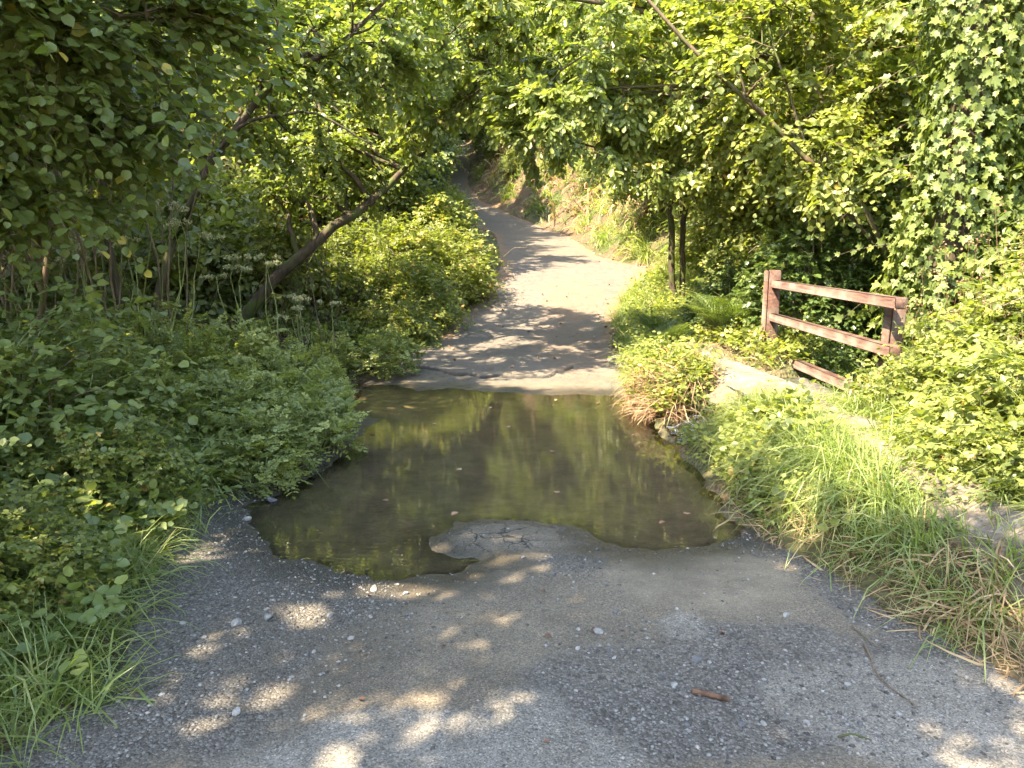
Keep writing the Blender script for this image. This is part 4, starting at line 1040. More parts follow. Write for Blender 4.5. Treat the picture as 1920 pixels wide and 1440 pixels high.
# shrubs filling the middle distance
fill = [(-4.4, 12.3, 1.3, 'left'), (-5.6, 11.2, 1.4, 'left'), (-6.0, 13.6, 1.6, 'left'), (-3.4, 18.6, 1.4, 'left'), (-5.6, 9.0, 1.2, 'left'), (-3.2, 25, 1.2, 'left'), (-3.0, 28.5, 1.1, 'left'), (-4.2, 32, 1.2, 'left'), (-6.2, 37.5, 1.4, 'left'), (-6.8, 43, 1.5, 'left'), (-6.9, 50, 1.6, 'left'), (-7.2, 57, 1.6, 'left'), (-8, 64, 1.8, 'left'), (-8.5, 70, 1.8, 'left'),
  (5.4, 12.8, 1.1, 'right'), (6.6, 20.2, 1.0, 'right'), (4.3, 22.4, .55, 'right'), (3.9, 25.4, .6, 'right'), (3.3, 29.6, .6, 'right'), (1.9, 33.5, .65, 'right'), (.2, 37.4, .7, 'right'), (4.7, 19.6, .5, 'right'), (5.2, 24.2, .75, 'right'), (6.2, 23.2, 1.1, 'right'), (6.0, 26.8, 1.1, 'right'), (4.4, 32, 1.2, 'right'), (2.6, 36.8, 1.2, 'right'), (.9, 41, 1.3, 'right'), (4.9, 28.6, .8, 'right'), (3.0, 33.8, .8, 'right'), (1.0, 38.6, .9, 'right'), (-.4, 44, 1.1, 'right'), (-1.2, 50, 1.2, 'right'), (-1.6, 58, 1.5, 'right'), (4.6, 13.6, 1.0, 'right'), (5.2, 16.6, 1.3, 'right'), (6.8, 17.8, 1.5, 'right'), (5.9, 21.5, 1.2, 'right'), (6.4, 25.5, 1.4, 'right'), (5.3, 30.5, 1.2, 'right'), (4.0, 35.5, 1.2, 'right'), (2.2, 42.5, 1.2, 'right'), (1.2, 50, 1.5, 'right'), (.6, 58, 1.6, 'right'), (.2, 66, 1.8, 'right'), (-1.5, 76, 2, 'right'), (7.2, 9.8, 1.4, 'right'), (7.8, 14.5, 1.5, 'right'), (-3.0, 79, 2.2, 'right'), (-6, 84, 2.5, 'right')]
fb = None; f0 = fill[0]; cnt = {'left': -1, 'right': -1}; fill.sort(key=lambda q: q[1])
for (x, y, s_, sd_) in fill:
    cnt[sd_] += 1
    lb = 'leafy understorey shrub on the %s side of the lane, %s' % (sd_, 'far up the hill' if y > 40 else ('in the middle distance' if y > 20 else 'just beyond the ford'))
    if fb is None: fb = bush('understorey_shrub', lb, 'shrub', gpt(x, y, -.1), 1.0, 1.0, 1.25, 1300, K=7, T=FARB, size=.10, leaf=M_far, tri=False, sl=.4)
    else: copy = copy_tree(fb); copy.location = gpt(x, y, -.1)
    o_ = fb if cnt['left'] + cnt['right'] == -1 else copy
    o_.scale = (s_, s_, s_ * 1.05); o_.rotation_euler = (0, 0, rnd() * 6.28); tag(o_, '%s shrub up the %s side of the lane under the trees, counting from the ford' % (ORD[cnt[sd_]], sd_), 'shrub', 'understorey shrubs ' + lb.split('on the ')[1])

# ------------------------------------------------------------------ low plants
def gz_(x, y): return ground(x, y)
def scatter(n, x0, x1, y0, y1, dens):
    x = x0 + (x1 - x0) * rnd(n); y = y0 + (y1 - y0) * rnd(n)
    k = rnd(n) < dens(x, y)
    return x[k], y[k]
def grass_obj(name, label, areas, mat, lean=(0, 0), up_=1.0, mi=0, spread=.45, tall=(.12, .3), wide=1.0, group=None):
    b = Buf()
    for (n, x0, x1, y0, y1, dens, hs) in areas:
        # tufts: blades gather round common feet
        m = max(n // 9, 1)
        tx, ty = scatter(m, x0, x1, y0, y1, dens)
        if len(tx) == 0: continue
        r_ = 9
        px = np.repeat(tx, r_) + rng.normal(0, .028, len(tx) * r_); py = np.repeat(ty, r_) + rng.normal(0, .028, len(tx) * r_)
        ld = np.repeat(rng.normal(0, spread, (len(tx), 2)), r_, 0) + rng.normal(0, spread * .8, (len(px), 2)) + np.array(lean)
        pz = gz_(px, py) - .015
        al = nrm(np.stack([ld[:, 0], ld[:, 1], np.full(len(px), up_)], -1))
        hn = nrm(np.stack([-ld[:, 0], -ld[:, 1], np.zeros(len(px))], -1) + jit(len(px), .3))
        s_ = hs * (tall[0] + (tall[1] - tall[0]) * rnd(len(px))) * 1.15
        tt = np.clip(np.repeat(rnd(len(tx)), r_) * .5 + rnd(len(px)) * .5, 0, 1)
        ti = rng.integers(0, 4, len(px))
        for q in range(4):
            k = ti == q
            place(b, BLADES[q], np.stack([px, py, pz], -1)[k], al[k], hn[k], s_[k] * (1 + .25 * q), tt[k], mi, wide=wide * (1.3 - .3 * (s_[k] > .25)))
    o = b.build(name, [mat]); tag(o, label, 'grass', group, 'stuff')
    return o
dR_ = lambda x, y: x - xr(y)
dL_ = lambda x, y: xl(y) - x
pathd = lambda x, y: np.abs(x - np.interp(y, fp[:, 1], fp[:, 0])) / np.interp(y, [0, 4, 6.4, 8.5, 10.7], [.26, .27, .40, .34, .36])
on_right = lambda x, y: sstep(.05, .22, dR_(x, y)) * (pathd(x, y) > 1.0 - .25 * rnd(len(x))) 
bank_top = lambda x, y: on_right(x, y) * (x < np.interp(y, fp[:, 1], fp[:, 0])) * (pdist(x, y, RIGHTCH) > .25)
beyond = lambda x, y: on_right(x, y) * (x > np.interp(y, fp[:, 1], fp[:, 0])) * (pdist(x, y, RIGHTCH) > .7)
clump = lambda f, s, lo=-.1, hi=.2: (lambda x, y: sstep(lo, hi, fbm(x, y, f, s, 2)))
mulf = lambda *fs: (lambda x, y: np.prod([f(x, y) for f in fs], axis=0))

grass_obj('grass', 'lush green grass spilling down the right bank between road and footpath',
  [(52000, 1.3, 2.5, 1.6, 5.9, mulf(bank_top, lambda x, y: .25 + .75 * sstep(.15, .38, dR_(x, y))), .92),
   (5000, 1.2, 2.2, 6.9, 10.4, bank_top, .85)], M_grass, lean=(-.10, -.06), tall=(.10, .34), wide=.58)
grass_obj('dry_grass', 'straw-coloured dead grass along the foot of the right bank',
  [(9500, 1.2, 2.6, 1.3, 4.6, lambda x, y: sstep(-.04, .06, dR_(x, y)) * (1 - sstep(.22, .42, dR_(x, y))) * .9, .62),
   (5000, 1.8, 3.2, 1.3, 9.5, mulf(on_right, clump(1.5, 5)), .55), (2500, 2.4, 3.4, 5.3, 9.5, lambda x, y: (pathd(x, y) > .8) * .8, .4)], M_dry, lean=(-.5, -.1), up_=.45, spread=.8, tall=(.12, .30))
grass_obj('grass', 'grass and fine stems of the right verge along the upper lane',
  [(26000, 1.3, 4.5, 10.0, 18, lambda x, y: sstep(.05, .3, dR_(x, y) + fbm(x, y, 2, 3) * .2), 1.1), (5000, 2.3, 6, 18.5, 24, lambda x, y: sstep(.1, .5, dR_(x, y)), 1.3),
   (5000, 2.7, 3.6, 2, 10, mulf(beyond, clump(2, 8)), 1.0), (12000, 1.7, 2.9, 1.5, 6.0, lambda x, y: sstep(.35, .85, pathd(x, y)) * (pathd(x, y) < 2.2) * (dR_(x, y) > .3), .75), (5000, 1.7, 2.9, 1.5, 5.6, lambda x, y: .7 * (pathd(x, y) < 1), .5)], M_grass, tall=(.14, .32), spread=.4)
grass_obj('grass', 'soft green grass on the left verge beside the gravel',
  [(17000, -3.0, -1.3, 1.2, 4.9, lambda x, y: sstep(-.12, .15, dL_(x, y) + fbm(x, y, 2.5, 4) * .22) * (.35 + .65 * sstep(-.1, .2, fbm(x, y, 1.8, 66))), 1.0),
   (9000, -4.5, -1.5, 4.6, 9, lambda x, y: sstep(.1, .5, dL_(x, y)) * .6 * (pdist(x, y, LEFTCH) > .7), 1.2),
   (9000, -3, -.2, 10.2, 22, lambda x, y: sstep(.0, .2, dL_(x, y)) * (1 - sstep(.4, .9, dL_(x, y))), 1.1)], M_grass, lean=(.18, -.05), tall=(.12, .30), wide=.8)
grass_obj('dry_grass', 'tawny dead grass and bracken litter on the steep right-hand bank up the lane',
  [(17000, -4, 9, 18, 46, lambda x, y: sstep(.3, .9, dR_(x, y)) * (1 - sstep(4.0, 6.5, dR_(x, y))) * sstep(-.3, .12, fbm(x, y, .6, 12)), 2.3)], M_dry, tall=(.14, .30), spread=.7, wide=2.0)
grass_obj('grass', 'green grass growing in patches on the steep right-hand bank up the lane',
  [(42000, -4, 9, 18, 46, lambda x, y: sstep(.15, .6, dR_(x, y)) * (1 - sstep(4.5, 7, dR_(x, y))) * sstep(-.05, .2, fbm(x, y, .5, 41)), 2.2)], M_grass, tall=(.14, .30), spread=.5, wide=2.0)
grass_obj('dead_stalks', 'rust-red dead stalks hanging over the stream mouth on the right bank',
  [(2600, 1.35, 2.05, 6.8, 7.9, lambda x, y: .85 * (dR_(x, y) > .02) * (pathd(x, y) > .9), 1.0), (500, 1.6, 2.05, 5.5, 6.8, lambda x, y: (pathd(x, y) > .95) * (pdist(x, y, RIGHTCH) > .42) * 1.0, .8)], M_rust, lean=(-.45, -.1), up_=.7, spread=.5, tall=(.16, .36))

def herb_obj(name, label, areas, mat, T=OVATE, size=.05, K=5, sl=.22, cat='undergrowth', kind='stuff', tri=False, flat=.35, droop=.15, dz=0):
    b = Buf()
    for (n, x0, x1, y0, y1, dens, h) in areas:
        x, y = scatter(n, x0, x1, y0, y1, dens)
        hh = h * rnd(len(x)) ** .7
        O = np.stack([x, y, gz_(x, y) + hh * .5 + dz], -1)
        D = nrm(np.stack([rng.normal(0, .7, len(x)), rng.normal(0, .7, len(x)), .35 + .6 * rnd(len(x))], -1))
        sprays(b, O, D, sl * (.6 + .8 * rnd(len(x))), K, T, size, flat=flat, droop=droop, twig_mi=1, twig_r=.0022, tri=tri)
    o = b.build(name, [mat, M_stem]); tag(o, label, cat, None, kind)
    return o
herb_obj('ground_cover', 'low broad-leaved herbs covering the left verge beside the gravel', [
   (2600, -3.2, -1.3, 1.2, 4.9, lambda x, y: sstep(-.05, .2, dL_(x, y) + fbm(x, y, 2.5, 4) * .22) * (.25 + .75 * sstep(.05, -.2, fbm(x, y, 1.8, 66))), .30),
   (420, -2.4, -1.5, 3.7, 5.0, lambda x, y: sstep(.02, .2, dL_(x, y)), .22)], M_herb, T=HAZEL, size=.055, K=6)
herb_obj('ground_cover', 'mixed herbs and ivy on the shaded ground left of the ford', [
   (3600, -8, -1.7, 4.6, 13, lambda x, y: sstep(.2, .6, dL_(x, y)) * (pdist(x, y, LEFTCH) > .75) * .8, .35),
   (1500, -4, -.6, 10.3, 20, lambda x, y: sstep(.02, .3, dL_(x, y)), .4)], M_herb, T=OVATE, size=.05, K=7)
herb_obj('ground_cover', 'herbs mixed into the grass of the right bank and verge', [
   (1700, 1.5, 2.2, 2.2, 5.9, mulf(bank_top, clump(2.2, 23)), .30), (1100, 1.3, 2.1, 6.9, 10.3, bank_top, .3), (350, 1.3, 1.9, 6.8, 7.9, lambda x, y: (dR_(x, y) > .0) * 1.0, .25), (1900, 2.2, 3.6, 2, 9.8, beyond, .35),
   (2800, 1.4, 5.2, 10.2, 18, lambda x, y: sstep(.1, .6, dR_(x, y)) * .8, .5), (2200, 3, 9, 8.6, 14, lambda x, y: .8, .4)], M_bramble, T=OVATE, size=.05, K=6)
herb_obj('ground_cover', 'brambles and weeds creeping over the steep right-hand bank up the lane', [
   (7500, -4, 10, 18, 48, lambda x, y: sstep(.2, .8, dR_(x, y)) * (.25 + .75 * sstep(-.05, .25, fbm(x, y, .45, 51))), .5)], M_far, T=FARB, size=.11, K=8, sl=.45)
herb_obj('ground_cover', 'leafy ground layer of the wooded slopes', [
   (9000, -26, 26, 12, 75, lambda x, y: ((dL_(x, y) > 1.5) | (dR_(x, y) > 3)) * 1.0, .5)], M_far, T=FAR, size=.17, K=7, sl=.7)

# water dropwort: feathery clumps, some with tall umbels
def feathery(b, O, D, L, K=5, ls=.019):
    """bipinnate leaves built of small leaflets"""
    n = len(O); t = np.linspace(.3, 1, K)
    D = nrm(D); dn = np.array([0, 0, -1.0])
    up = nrm(np.array([0, 0, 1.0]) + jit(n, .3)); sd = nrm(np.cross(D, up))
    P = np.stack([O + D * L[:, None] * q + dn * (L * .25 * q * q)[:, None] for q in np.linspace(0, 1, 5)], 1)
    tubes(b, P, np.linspace(.0030, .0012, 5)[None].repeat(n, 0), 3, .4, 1)
    tt = rnd(n)
    for q in t:
        c_ = O + D * (L * q)[:, None] + dn * (L * .25 * q * q)[:, None]
        for s_ in ((-1, 1) if q < .99 else (0,)):
            pd = nrm(D * (.55 if s_ else 1) + sd * s_ * .9 + jit(n, .1)); pl = L * (.42 * (1.15 - q) + .10)
            ps = nrm(np.cross(pd, up))
            for u in (.3, .6, .85, 1.0):
                cc_ = c_ + pd * (pl * u)[:, None] + dn * (pl * .2 * u)[:, None]
                for r_ in ((-1, 1) if u < 1 else (0,)):
                    place(b, LEAFLET, cc_, nrm(pd * .7 + ps * r_ * .9 + jit(n, .15)), nrm(up + jit(n, .3)), ls * (1.5 - .6 * u) * (.8 + .5 * rnd(n)), np.clip(tt * .6 + rnd(n) * .4, 0, 1), 0, wide=1.2)
def hemlock(name, label, loc, r, h, n, umbels=0, group=None):
    root = empty(name, loc); tag(root, label, 'plant', group)
    b = Buf()
    th = rnd(n) * 6.28; rr = r * np.sqrt(rnd(n)); zz = h * (.12 + .8 * rnd(n) ** .8) * (1 - .45 * (rr / r) ** 2)
    O = np.stack([rr * np.cos(th), rr * np.sin(th), zz], -1)
    D = nrm(np.stack([np.cos(th), np.sin(th), 0 * th], -1) * .6 + unit(n) * .7 + np.array([0, 0, .45]))
    feathery(b, O, D, .13 + .12 * rnd(n))
    b.build('foliage', [M_hem, M_stem], root)
    s = Buf(); m = 22
    th = rnd(m) * 6.28; rr = r * np.sqrt(rnd(m))
    A = np.stack([rr * .5 * np.cos(th), rr * .5 * np.sin(th), 0 * th - .05], -1); B_ = np.stack([rr * np.cos(th), rr * np.sin(th), h * (.6 + .35 * rnd(m))], -1)
    tubes(s, bow(A, B_, 6, .05, .04), np.linspace(.006, .0025, 6)[None], 5, .4)
    if umbels:
        A = np.stack([rng.normal(0, r * .3, umbels), rng.normal(0, r * .3, umbels), np.zeros(umbels)], -1); B_ = A + np.stack([rng.normal(0, .18, umbels), rng.normal(0, .12, umbels), h * (1.25 + .55 * rnd(umbels))], -1)
        tubes(s, bow(A, B_, 8, .03, .04), np.linspace(.007, .003, 8)[None], 5, .6)
        fl = Buf()
        for c_ in B_:
            for _ in range(4):
                a0 = c_ + np.array([*rng.normal(0, .07, 2), -.05 * rnd()]) 
                nr = 12; d_ = nrm(np.stack([rng.normal(0, .6, nr), rng.normal(0, .6, nr), np.full(nr, .9)], -1)); e_ = a0 + d_ * .045
                tubes(s, np.stack([np.repeat(a0[None], nr, 0) - [0, 0, .01], e_], 1), np.array([[.001, .0008]]), 3, .7)
                for _q in range(5):
                    place(fl, LEAFLET, e_ + jit(nr, .006), unit(nr), nrm(unit(nr) + [0, 0, 1]), .011, rnd(nr), 0, wide=1.6)
        fl.build('umbel', [M_flower], root)
    s.build('stem', [M_stem], root)
    return root
GH = 'feathery water dropwort clumps on the left of the ford'
h1 = hemlock('water_dropwort', 'feathery dropwort clump leaning over the left edge of the pool', gpt(-1.75, 5.7), .42, .52, 190, 0, GH)
h2 = hemlock('water_dropwort', 'tall dropwort with flat seed heads standing against the dark hollow', gpt(-2.5, 7.2), .38, .78, 170, 5, GH)
h3 = hemlock('water_dropwort', 'rounded dropwort clump where the water slips away to the left', gpt(-1.62, 9.55), .34, .62, 190, 0, GH)
near_l = 'feathery dropwort clump in the dense stand left of the pool'
for k, (x, y, s_, z_, pr, lb) in enumerate([(-2.05, 5.2, 1, .9, h1, None), (-1.95, 6.3, 1.05, 1.1, h1, None), (-2.35, 5.9, 1.2, 1.2, h1, None), (-2.3, 6.6, 1.1, 1.1, h3, None), (-2.8, 5.3, 1.1, 1.25, h3, None), (-2.9, 6.2, 1.2, 1.15, h1, None), (-2.65, 6.9, 1.1, 1.4, h3, None),
    (-2.1, 7.0, 1.0, 1.3, h1, None), (-3.3, 6.7, 1.1, 1.15, h3, None), (-3.4, 7.4, 1.1, 1.15, h1, None), (-3.0, 7.6, .9, 1.0, h1, None), (-1.75, 4.95, .65, .6, h1, 'small dropwort clump on the gravel margin nearest the camera'),
    (-3.0, 6.3, 1.05, 1.25, h2, 'tallest dropwort, its seed heads pale against the dark left hollow'), (-2.15, 7.75, .85, 1.0, h2, 'seeding dropwort beside the outflow on the left'), (-3.9, 7.0, 1.1, 1.0, h2, 'seeding dropwort deepest in the stand'),
    (-2.45, 9.6, .9, 1.1, h3, 'dropwort clump left of the rounded one by the outflow'), (-1.75, 10.55, .6, .6, h3, 'little dropwort clump at the left corner of the broken road edge'), (-2.05, 7.25, .62, .55, h1, 'dropwort clump wetting its leaves in the outflow')]):
    bcopy(pr, gpt(x, y, -.03), s_, z_, lb or near_l, GH if lb else 'dense dropwort stand left of the pool')

# ferns
def fern(name, label, loc, n=16, L=.75, group=None):
    root = empty(name, loc); tag(root, label, 'fern', group)
    for k in range(n):
        b = Buf(); a = k / n * 6.28 + rng.normal(0, .2); l = L * (.75 + .4 * rnd())
        t = np.linspace(0, 1, 9); ele = 1.35 - 1.35 * t ** 1.2 + rng.normal(0, .12)
        st = np.cumsum(np.stack([np.cos(a) * np.cos(ele), np.sin(a) * np.cos(ele), np.sin(ele)], -1) * l / 9, 0)
        tubes(b, st[None], np.linspace(.005, .0012, 9)[None], 4, .5, 1)
        m = 20; u = np.linspace(.12, .99, m); P = np.stack([np.interp(u, t, st[:, i]) for i in range(3)], -1)
        tg = nrm(np.gradient(P, axis=0)); sd = nrm(np.cross(tg, [0, 0, 1.0])); nn = np.cross(sd, tg)
        pl = l * .21 * np.sin(np.clip(u * 1.15 + .1, 0, 1) * math.pi) ** .8 + .01
        for s_ in (-1, 1):
            d_ = nrm(sd * s_ + tg * .35)
            for v in np.linspace(.08, 1, 7):
                c_ = P + d_ * (pl * v)[:, None]
                for q in (-1, 1):
                    place(b, LEAFLET, c_, nrm(tg * q + d_ * .7 + jit(m, .08)), nn + jit(m, .12), pl * .20 * (1.15 - v * .8), rnd(m) * .7, 0, wide=.8)
        b.build('frond', [M_fern, M_stem], root)
    return root
GF = 'ferns on the right verge'
f1 = fern('fern', 'large fern left of the far fence post', gpt(2.62, 9.1), n=20, L=.95, group=GF)
for (x, y, s_, lb) in [(2.2, 10.3, .9, 'fern in front of the willow, behind the footpath'), (3.1, 9.9, 1.05, 'fern tucked behind the far fence post'), (2.9, 11.0, 1.0, 'fern between verge grass and willow stems'), (2.3, 11.6, .8, 'small fern furthest out on the verge grass'), (3.4, 12.3, 1.1, 'fern at the foot of the alder'), (-2.75, 4.9, .7, 'fern among the shrubs on the left verge')]:
    bcopy(f1, gpt(x, y, -.03), s_, s_, lb, GF if x > 0 else 'fern on the left verge')

# small plants dangling into the ford edge
herb_obj('water_plants', 'trailing weeds and rushes where the right bank meets the pool', [
   (520, 1.35, 1.75, 3.9, 5.9, lambda x, y: sstep(-.02, .1, dR_(x, y)) * .9, .15)], M_bramble, T=OVATE, size=.03, K=6, sl=.16)

# ------------------------------------------------------------------ loose stones, gravel, sticks, litter
def roadpt(x, y): return (x, y, float(roadz(np.array([x]), np.array([y]))[0]))
def gravel(name, label, n, dens, s0, s1, x0, x1, y0, y1, stops):
    x, y = scatter(n, x0, x1, y0, y1, dens); m = len(x)
    z = roadz(x, y)
    O6 = np.array([(1, 0, 0), (0, 1, 0), (-1, 0, 0), (0, -1, 0), (.2, .1, .8), (0, 0, -.6), (.6, .6, .35), (-.6, .5, .4)], float)
    F = [[0, 6, 4], [6, 1, 4], [1, 7, 4], [7, 2, 4], [2, 3, 4], [3, 0, 4], [0, 5, 1], [1, 5, 2], [2, 5, 3], [3, 5, 0], [0, 1, 6], [1, 2, 7]]
    s_ = s0 + (s1 - s0) * rnd(m) ** 3.5
    V = O6[None] * (.75 + .5 * rnd(m, 8, 3)) * s_[:, None, None]
    V[:, :, 2] *= .7
    a = rnd(m) * 6.28; ca, sa = np.cos(a), np.sin(a)
    W = np.stack([V[..., 0] * ca[:, None] - V[..., 1] * sa[:, None] + x[:, None], V[..., 0] * sa[:, None] + V[..., 1] * ca[:, None] + y[:, None], V[..., 2] + z[:, None] + s_[:, None] * .12], -1)
    fl = np.concatenate([np.array(f) for f in F]); b = Buf()
    b.add(W.reshape(-1, 3), (np.arange(m)[:, None] * 8 + fl[None]).ravel(), np.full(m * len(F), 3), np.repeat(rnd(m), 8))
    mt, nt = newmat(name); L = nt.links; at = N(nt, 'ShaderNodeAttribute', attribute_name='tint'); cc = ramp(nt, at.outputs['Fac'], stops)
    p = N(nt, 'ShaderNodeBsdfPrincipled', i_Roughness=.8); L.new(cc, p.inputs[0]); o = N(nt, 'ShaderNodeOutputMaterial'); L.new(p.outputs[0], o.inputs[0])
    o = b.build(name, [mt]); tag(o, label, 'gravel', None, 'stuff'); return o
from_g = [(0, (.045, .041, .036)), (.4, (.10, .094, .084)), (.75, (.165, .155, .14)), (.93, (.24, .235, .22)), (1, (.32, .29, .25))]
def gdens(x, y):
    l_ = 1 - sstep(.35, .65, x - xl(y) + fbm(x, y, 3, 81) * .25)
    r_ = 1 - sstep(.1, .4, xr(y) - x + fbm(x, y, 3, 83) * .2)
    bl_ = lambda cx, cy, rx, ry: 1 - sstep(.6, 1.2, np.hypot((x - cx) / rx, (y - cy) / ry) + fbm(x, y, 2, 5) * .4)
    v = np.maximum.reduce([l_, r_ * .8, bl_(.8, 2.45, .8, .5), bl_(-.95, 3.0, .6, .65), bl_(.3, 3.5, .2, .16) * .6])
    return np.clip(v, .06, 1) * (sdf(x, y, POND) < .04)
gravel('gravel', 'grey gravel and chippings scattered over the near road', 60000, gdens, .002, .011, -2.1, 2.1, 1.6, 6.0, from_g)
gravel('gravel', 'sparse chippings and grit on the upper lane', 5000, lambda x, y: .5 * (x > xl(y)) * (x < xr(y)), .004, .016, -2, 3, 9, 18, from_g)
def rimd(x, y):
    d = sdf(x, y, POND) + fbm(x, y, 4, 31, 3) * .09 + fbm(x, y, 14, 32, 3) * .06
    return np.exp(-((d + .06) / .05) ** 2)
gravel('grit', 'dark wet grit along the waterline of the ford', 30000, lambda x, y: rimd(x, y) * (y < 5.0), .002, .006, -2.0, 1.8, 3.2, 5, [(0, (.022, .020, .018)), (.7, (.065, .06, .054)), (1, (.17, .16, .145))])

named = [(-.66, 3.27, .032, (1.5, .8, .4), M_pebble, 'flat pale stone lying just short of the waterline'),
 (-.80, 2.98, .020, (1, 1, .8), M_pebble, 'small rounded stone on the smooth asphalt left of centre'),
 (-.62, 2.97, .014, (1.1, .8, .8), M_pebble, 'small pale pebble on the smooth asphalt near the flat stone'),
 (-1.06, 2.95, .030, (1, .8, .8), M_pebble, 'chalky stone on the dark gravel, nearer the centre of a pair'),
 (-1.18, 2.90, .030, (1.1, .9, .9), M_pebble, 'chunky pale stone on the dark gravel, left of a pair'),
 (-.95, 2.28, .022, (1, .9, 1.1), M_pebble, 'pale angular stone near the bottom left of the road'),
 (-1.01, 2.26, .011, (1, .9, 1.0), M_pebble, 'tiny pale pebble beside the angular stone at bottom left'),
 (.36, 2.83, .026, (1.2, .9, .7), M_pebble, 'pale faceted stone right of centre on the grey road'),
 (.28, 2.85, .016, (.9, .9, .8), M_pebble, 'small blocky stone left of the pale faceted one'),
 (.73, 3.02, .013, (1, .9, .8), M_pebble, 'little rough stone out on the right of the road'),
 (-1.62, 4.25, .032, (1.3, 1, .8), M_pebble, 'white stone at the left rim of the pool'),
 (-1.58, 4.6, .05, (1.2, .9, .7), M_grey, 'grey rounded stone half buried where plants meet the pool'),
 (-1.55, 4.95, .03, (1.8, .9, .6), M_litter, 'brown-stained stone on the mud at the left of the pool'),
 (.72, 2.62, .022, (1.2, 1, .8), M_grey, 'dark grey stone in the gravel right of centre'),
 (1.20, 2.97, .022, (1.1, .9, .6), M_pebble, 'pale stone on the gravel near the foot of the right bank'),
 (.68, 2.40, .018, (1.1, .9, .7), M_pebble, 'grey-white stone left of the broken stick'),
 (.06, 3.63, .018, (1, 1, .7), M_grey, 'dark stone sitting on the sand bar by the water'),
 (.46, 3.75, .020, (1.3, .9, .6), M_grey, 'flat dark stone on the pool margin right of the bar'),
 (.21, 3.40, .014, (1, 1, .8), M_grey, 'grey stone leading a small trail of chippings'),
 (.1, 3.36, .013, (1, 1, .8), M_pebble, 'pale chip at the left of the small trail of chippings')]
for k, (x, y, s_, sq, mt, lb) in enumerate(named):
    s_ *= .8
    P = roadpt(x, y); rock('stone', (x, y, P[2] + s_ * sq[2] * .45), s_, mt, 100 + k, sq, lb, 'stone')
def loose(n, x0, x1, y0, y1, s0, s1, mat, lb, grp, dens=None, seed=0):
    c = 0
    protos_ = None
    for _ in range(n * 6):
        if c >= n: break
        x, y = x0 + (x1 - x0) * rnd(), y0 + (y1 - y0) * rnd()
        if not (xl(y) + .1 < x < xr(y) - .1) or sdf(np.array([x]), np.array([y]), POND)[0] > -.03: continue
        if dens and rnd() > dens(np.array([x]), np.array([y]))[0]: continue
        s_ = s0 + (s1 - s0) * rnd() ** 2
        rock('pebble', (x, y, roadpt(x, y)[2] + s_ * .25), s_, mat, seed + c, (1.2, .9, .6), lb, 'pebble', grp, sub=1); c += 1
loose(30, -1.8, -.5, 2.2, 4.4, .006, .017, M_pebble, 'small pale pebble on the dark gravel along the left of the road', 'pale pebbles on the left gravel', seed=300)
loose(34, .2, 1.7, 2.1, 3.2, .006, .016, M_pebble, 'small pale pebble in the gravel patch on the right of the road', 'pale pebbles in the right-hand gravel patch', gdens, seed=400)
loose(25, .2, 1.6, 2.1, 3.4, .007, .016, M_grey, 'small dark pebble in the gravel patch on the right of the road', 'dark pebbles in the right-hand gravel patch', gdens, seed=500)

def stick(name, label, pts, r0, r1, mat, cat='stick', k=7):
    pts = np.array([(x, y, roadpt(x, y)[2] + dz) for x, y, dz in pts]); o_ = empty(name, tuple(pts[0])) if False else None
    m = 12; tt = np.linspace(0, len(pts) - 1, m); Q = np.stack([np.interp(tt, range(len(pts)), pts[:, i]) for i in range(3)], -1)
    b = Buf(); tubes(b, Q[None], np.linspace(r0, r1, m)[None], k, .5)
    # closed ends
    V = Q[[0, -1]]; n0 = b.n; Vr = b.v[0]
    b.add(np.concatenate([Vr[:k], Vr[-k:]]), np.concatenate([np.arange(k)[::-1], np.arange(k) + k]), np.array([k, k]), np.full(2 * k, .8))
    o_ = b.build(name, [mat], smooth=False); tag(o_, label, cat); return o_
M_cut = barkmat('split_brown_wood', (.05, .028, .018), (.17, .10, .065), mossy=-.6, scale=40)
stick('broken_stick', 'short thick brown stick lying on the gravel at the lower right', [(.655, 2.41, .010), (.705, 2.385, .011), (.77, 2.355, .010)], .011, .010, M_cut)
stick('twig', 'long thin crooked twig lying on the road near the right bank', [(1.42, 2.72, .008), (1.40, 2.62, .006), (1.36, 2.50, .012), (1.38, 2.40, .008), (1.41, 2.30, .012)], .0045, .002, M_twig, 'twig')
stick('twig', 'short thin twig touching the top of the long crooked one', [(1.44, 2.86, .006), (1.45, 2.76, .010), (1.47, 2.68, .006)], .0035, .002, M_twig, 'twig')
stick('twig', 'small dark twig on the gravel at the bottom right', [(1.07, 2.16, .006), (1.12, 2.17, .009), (1.17, 2.14, .006)], .004, .002, M_barkd, 'twig')
stick('twig', 'pale bare twig on the left of the upper lane by the bramble', [(-.2, 17.6, .5), (.05, 17.4, .75), (.35, 17.3, .78)], .008, .004, M_twig, 'twig')

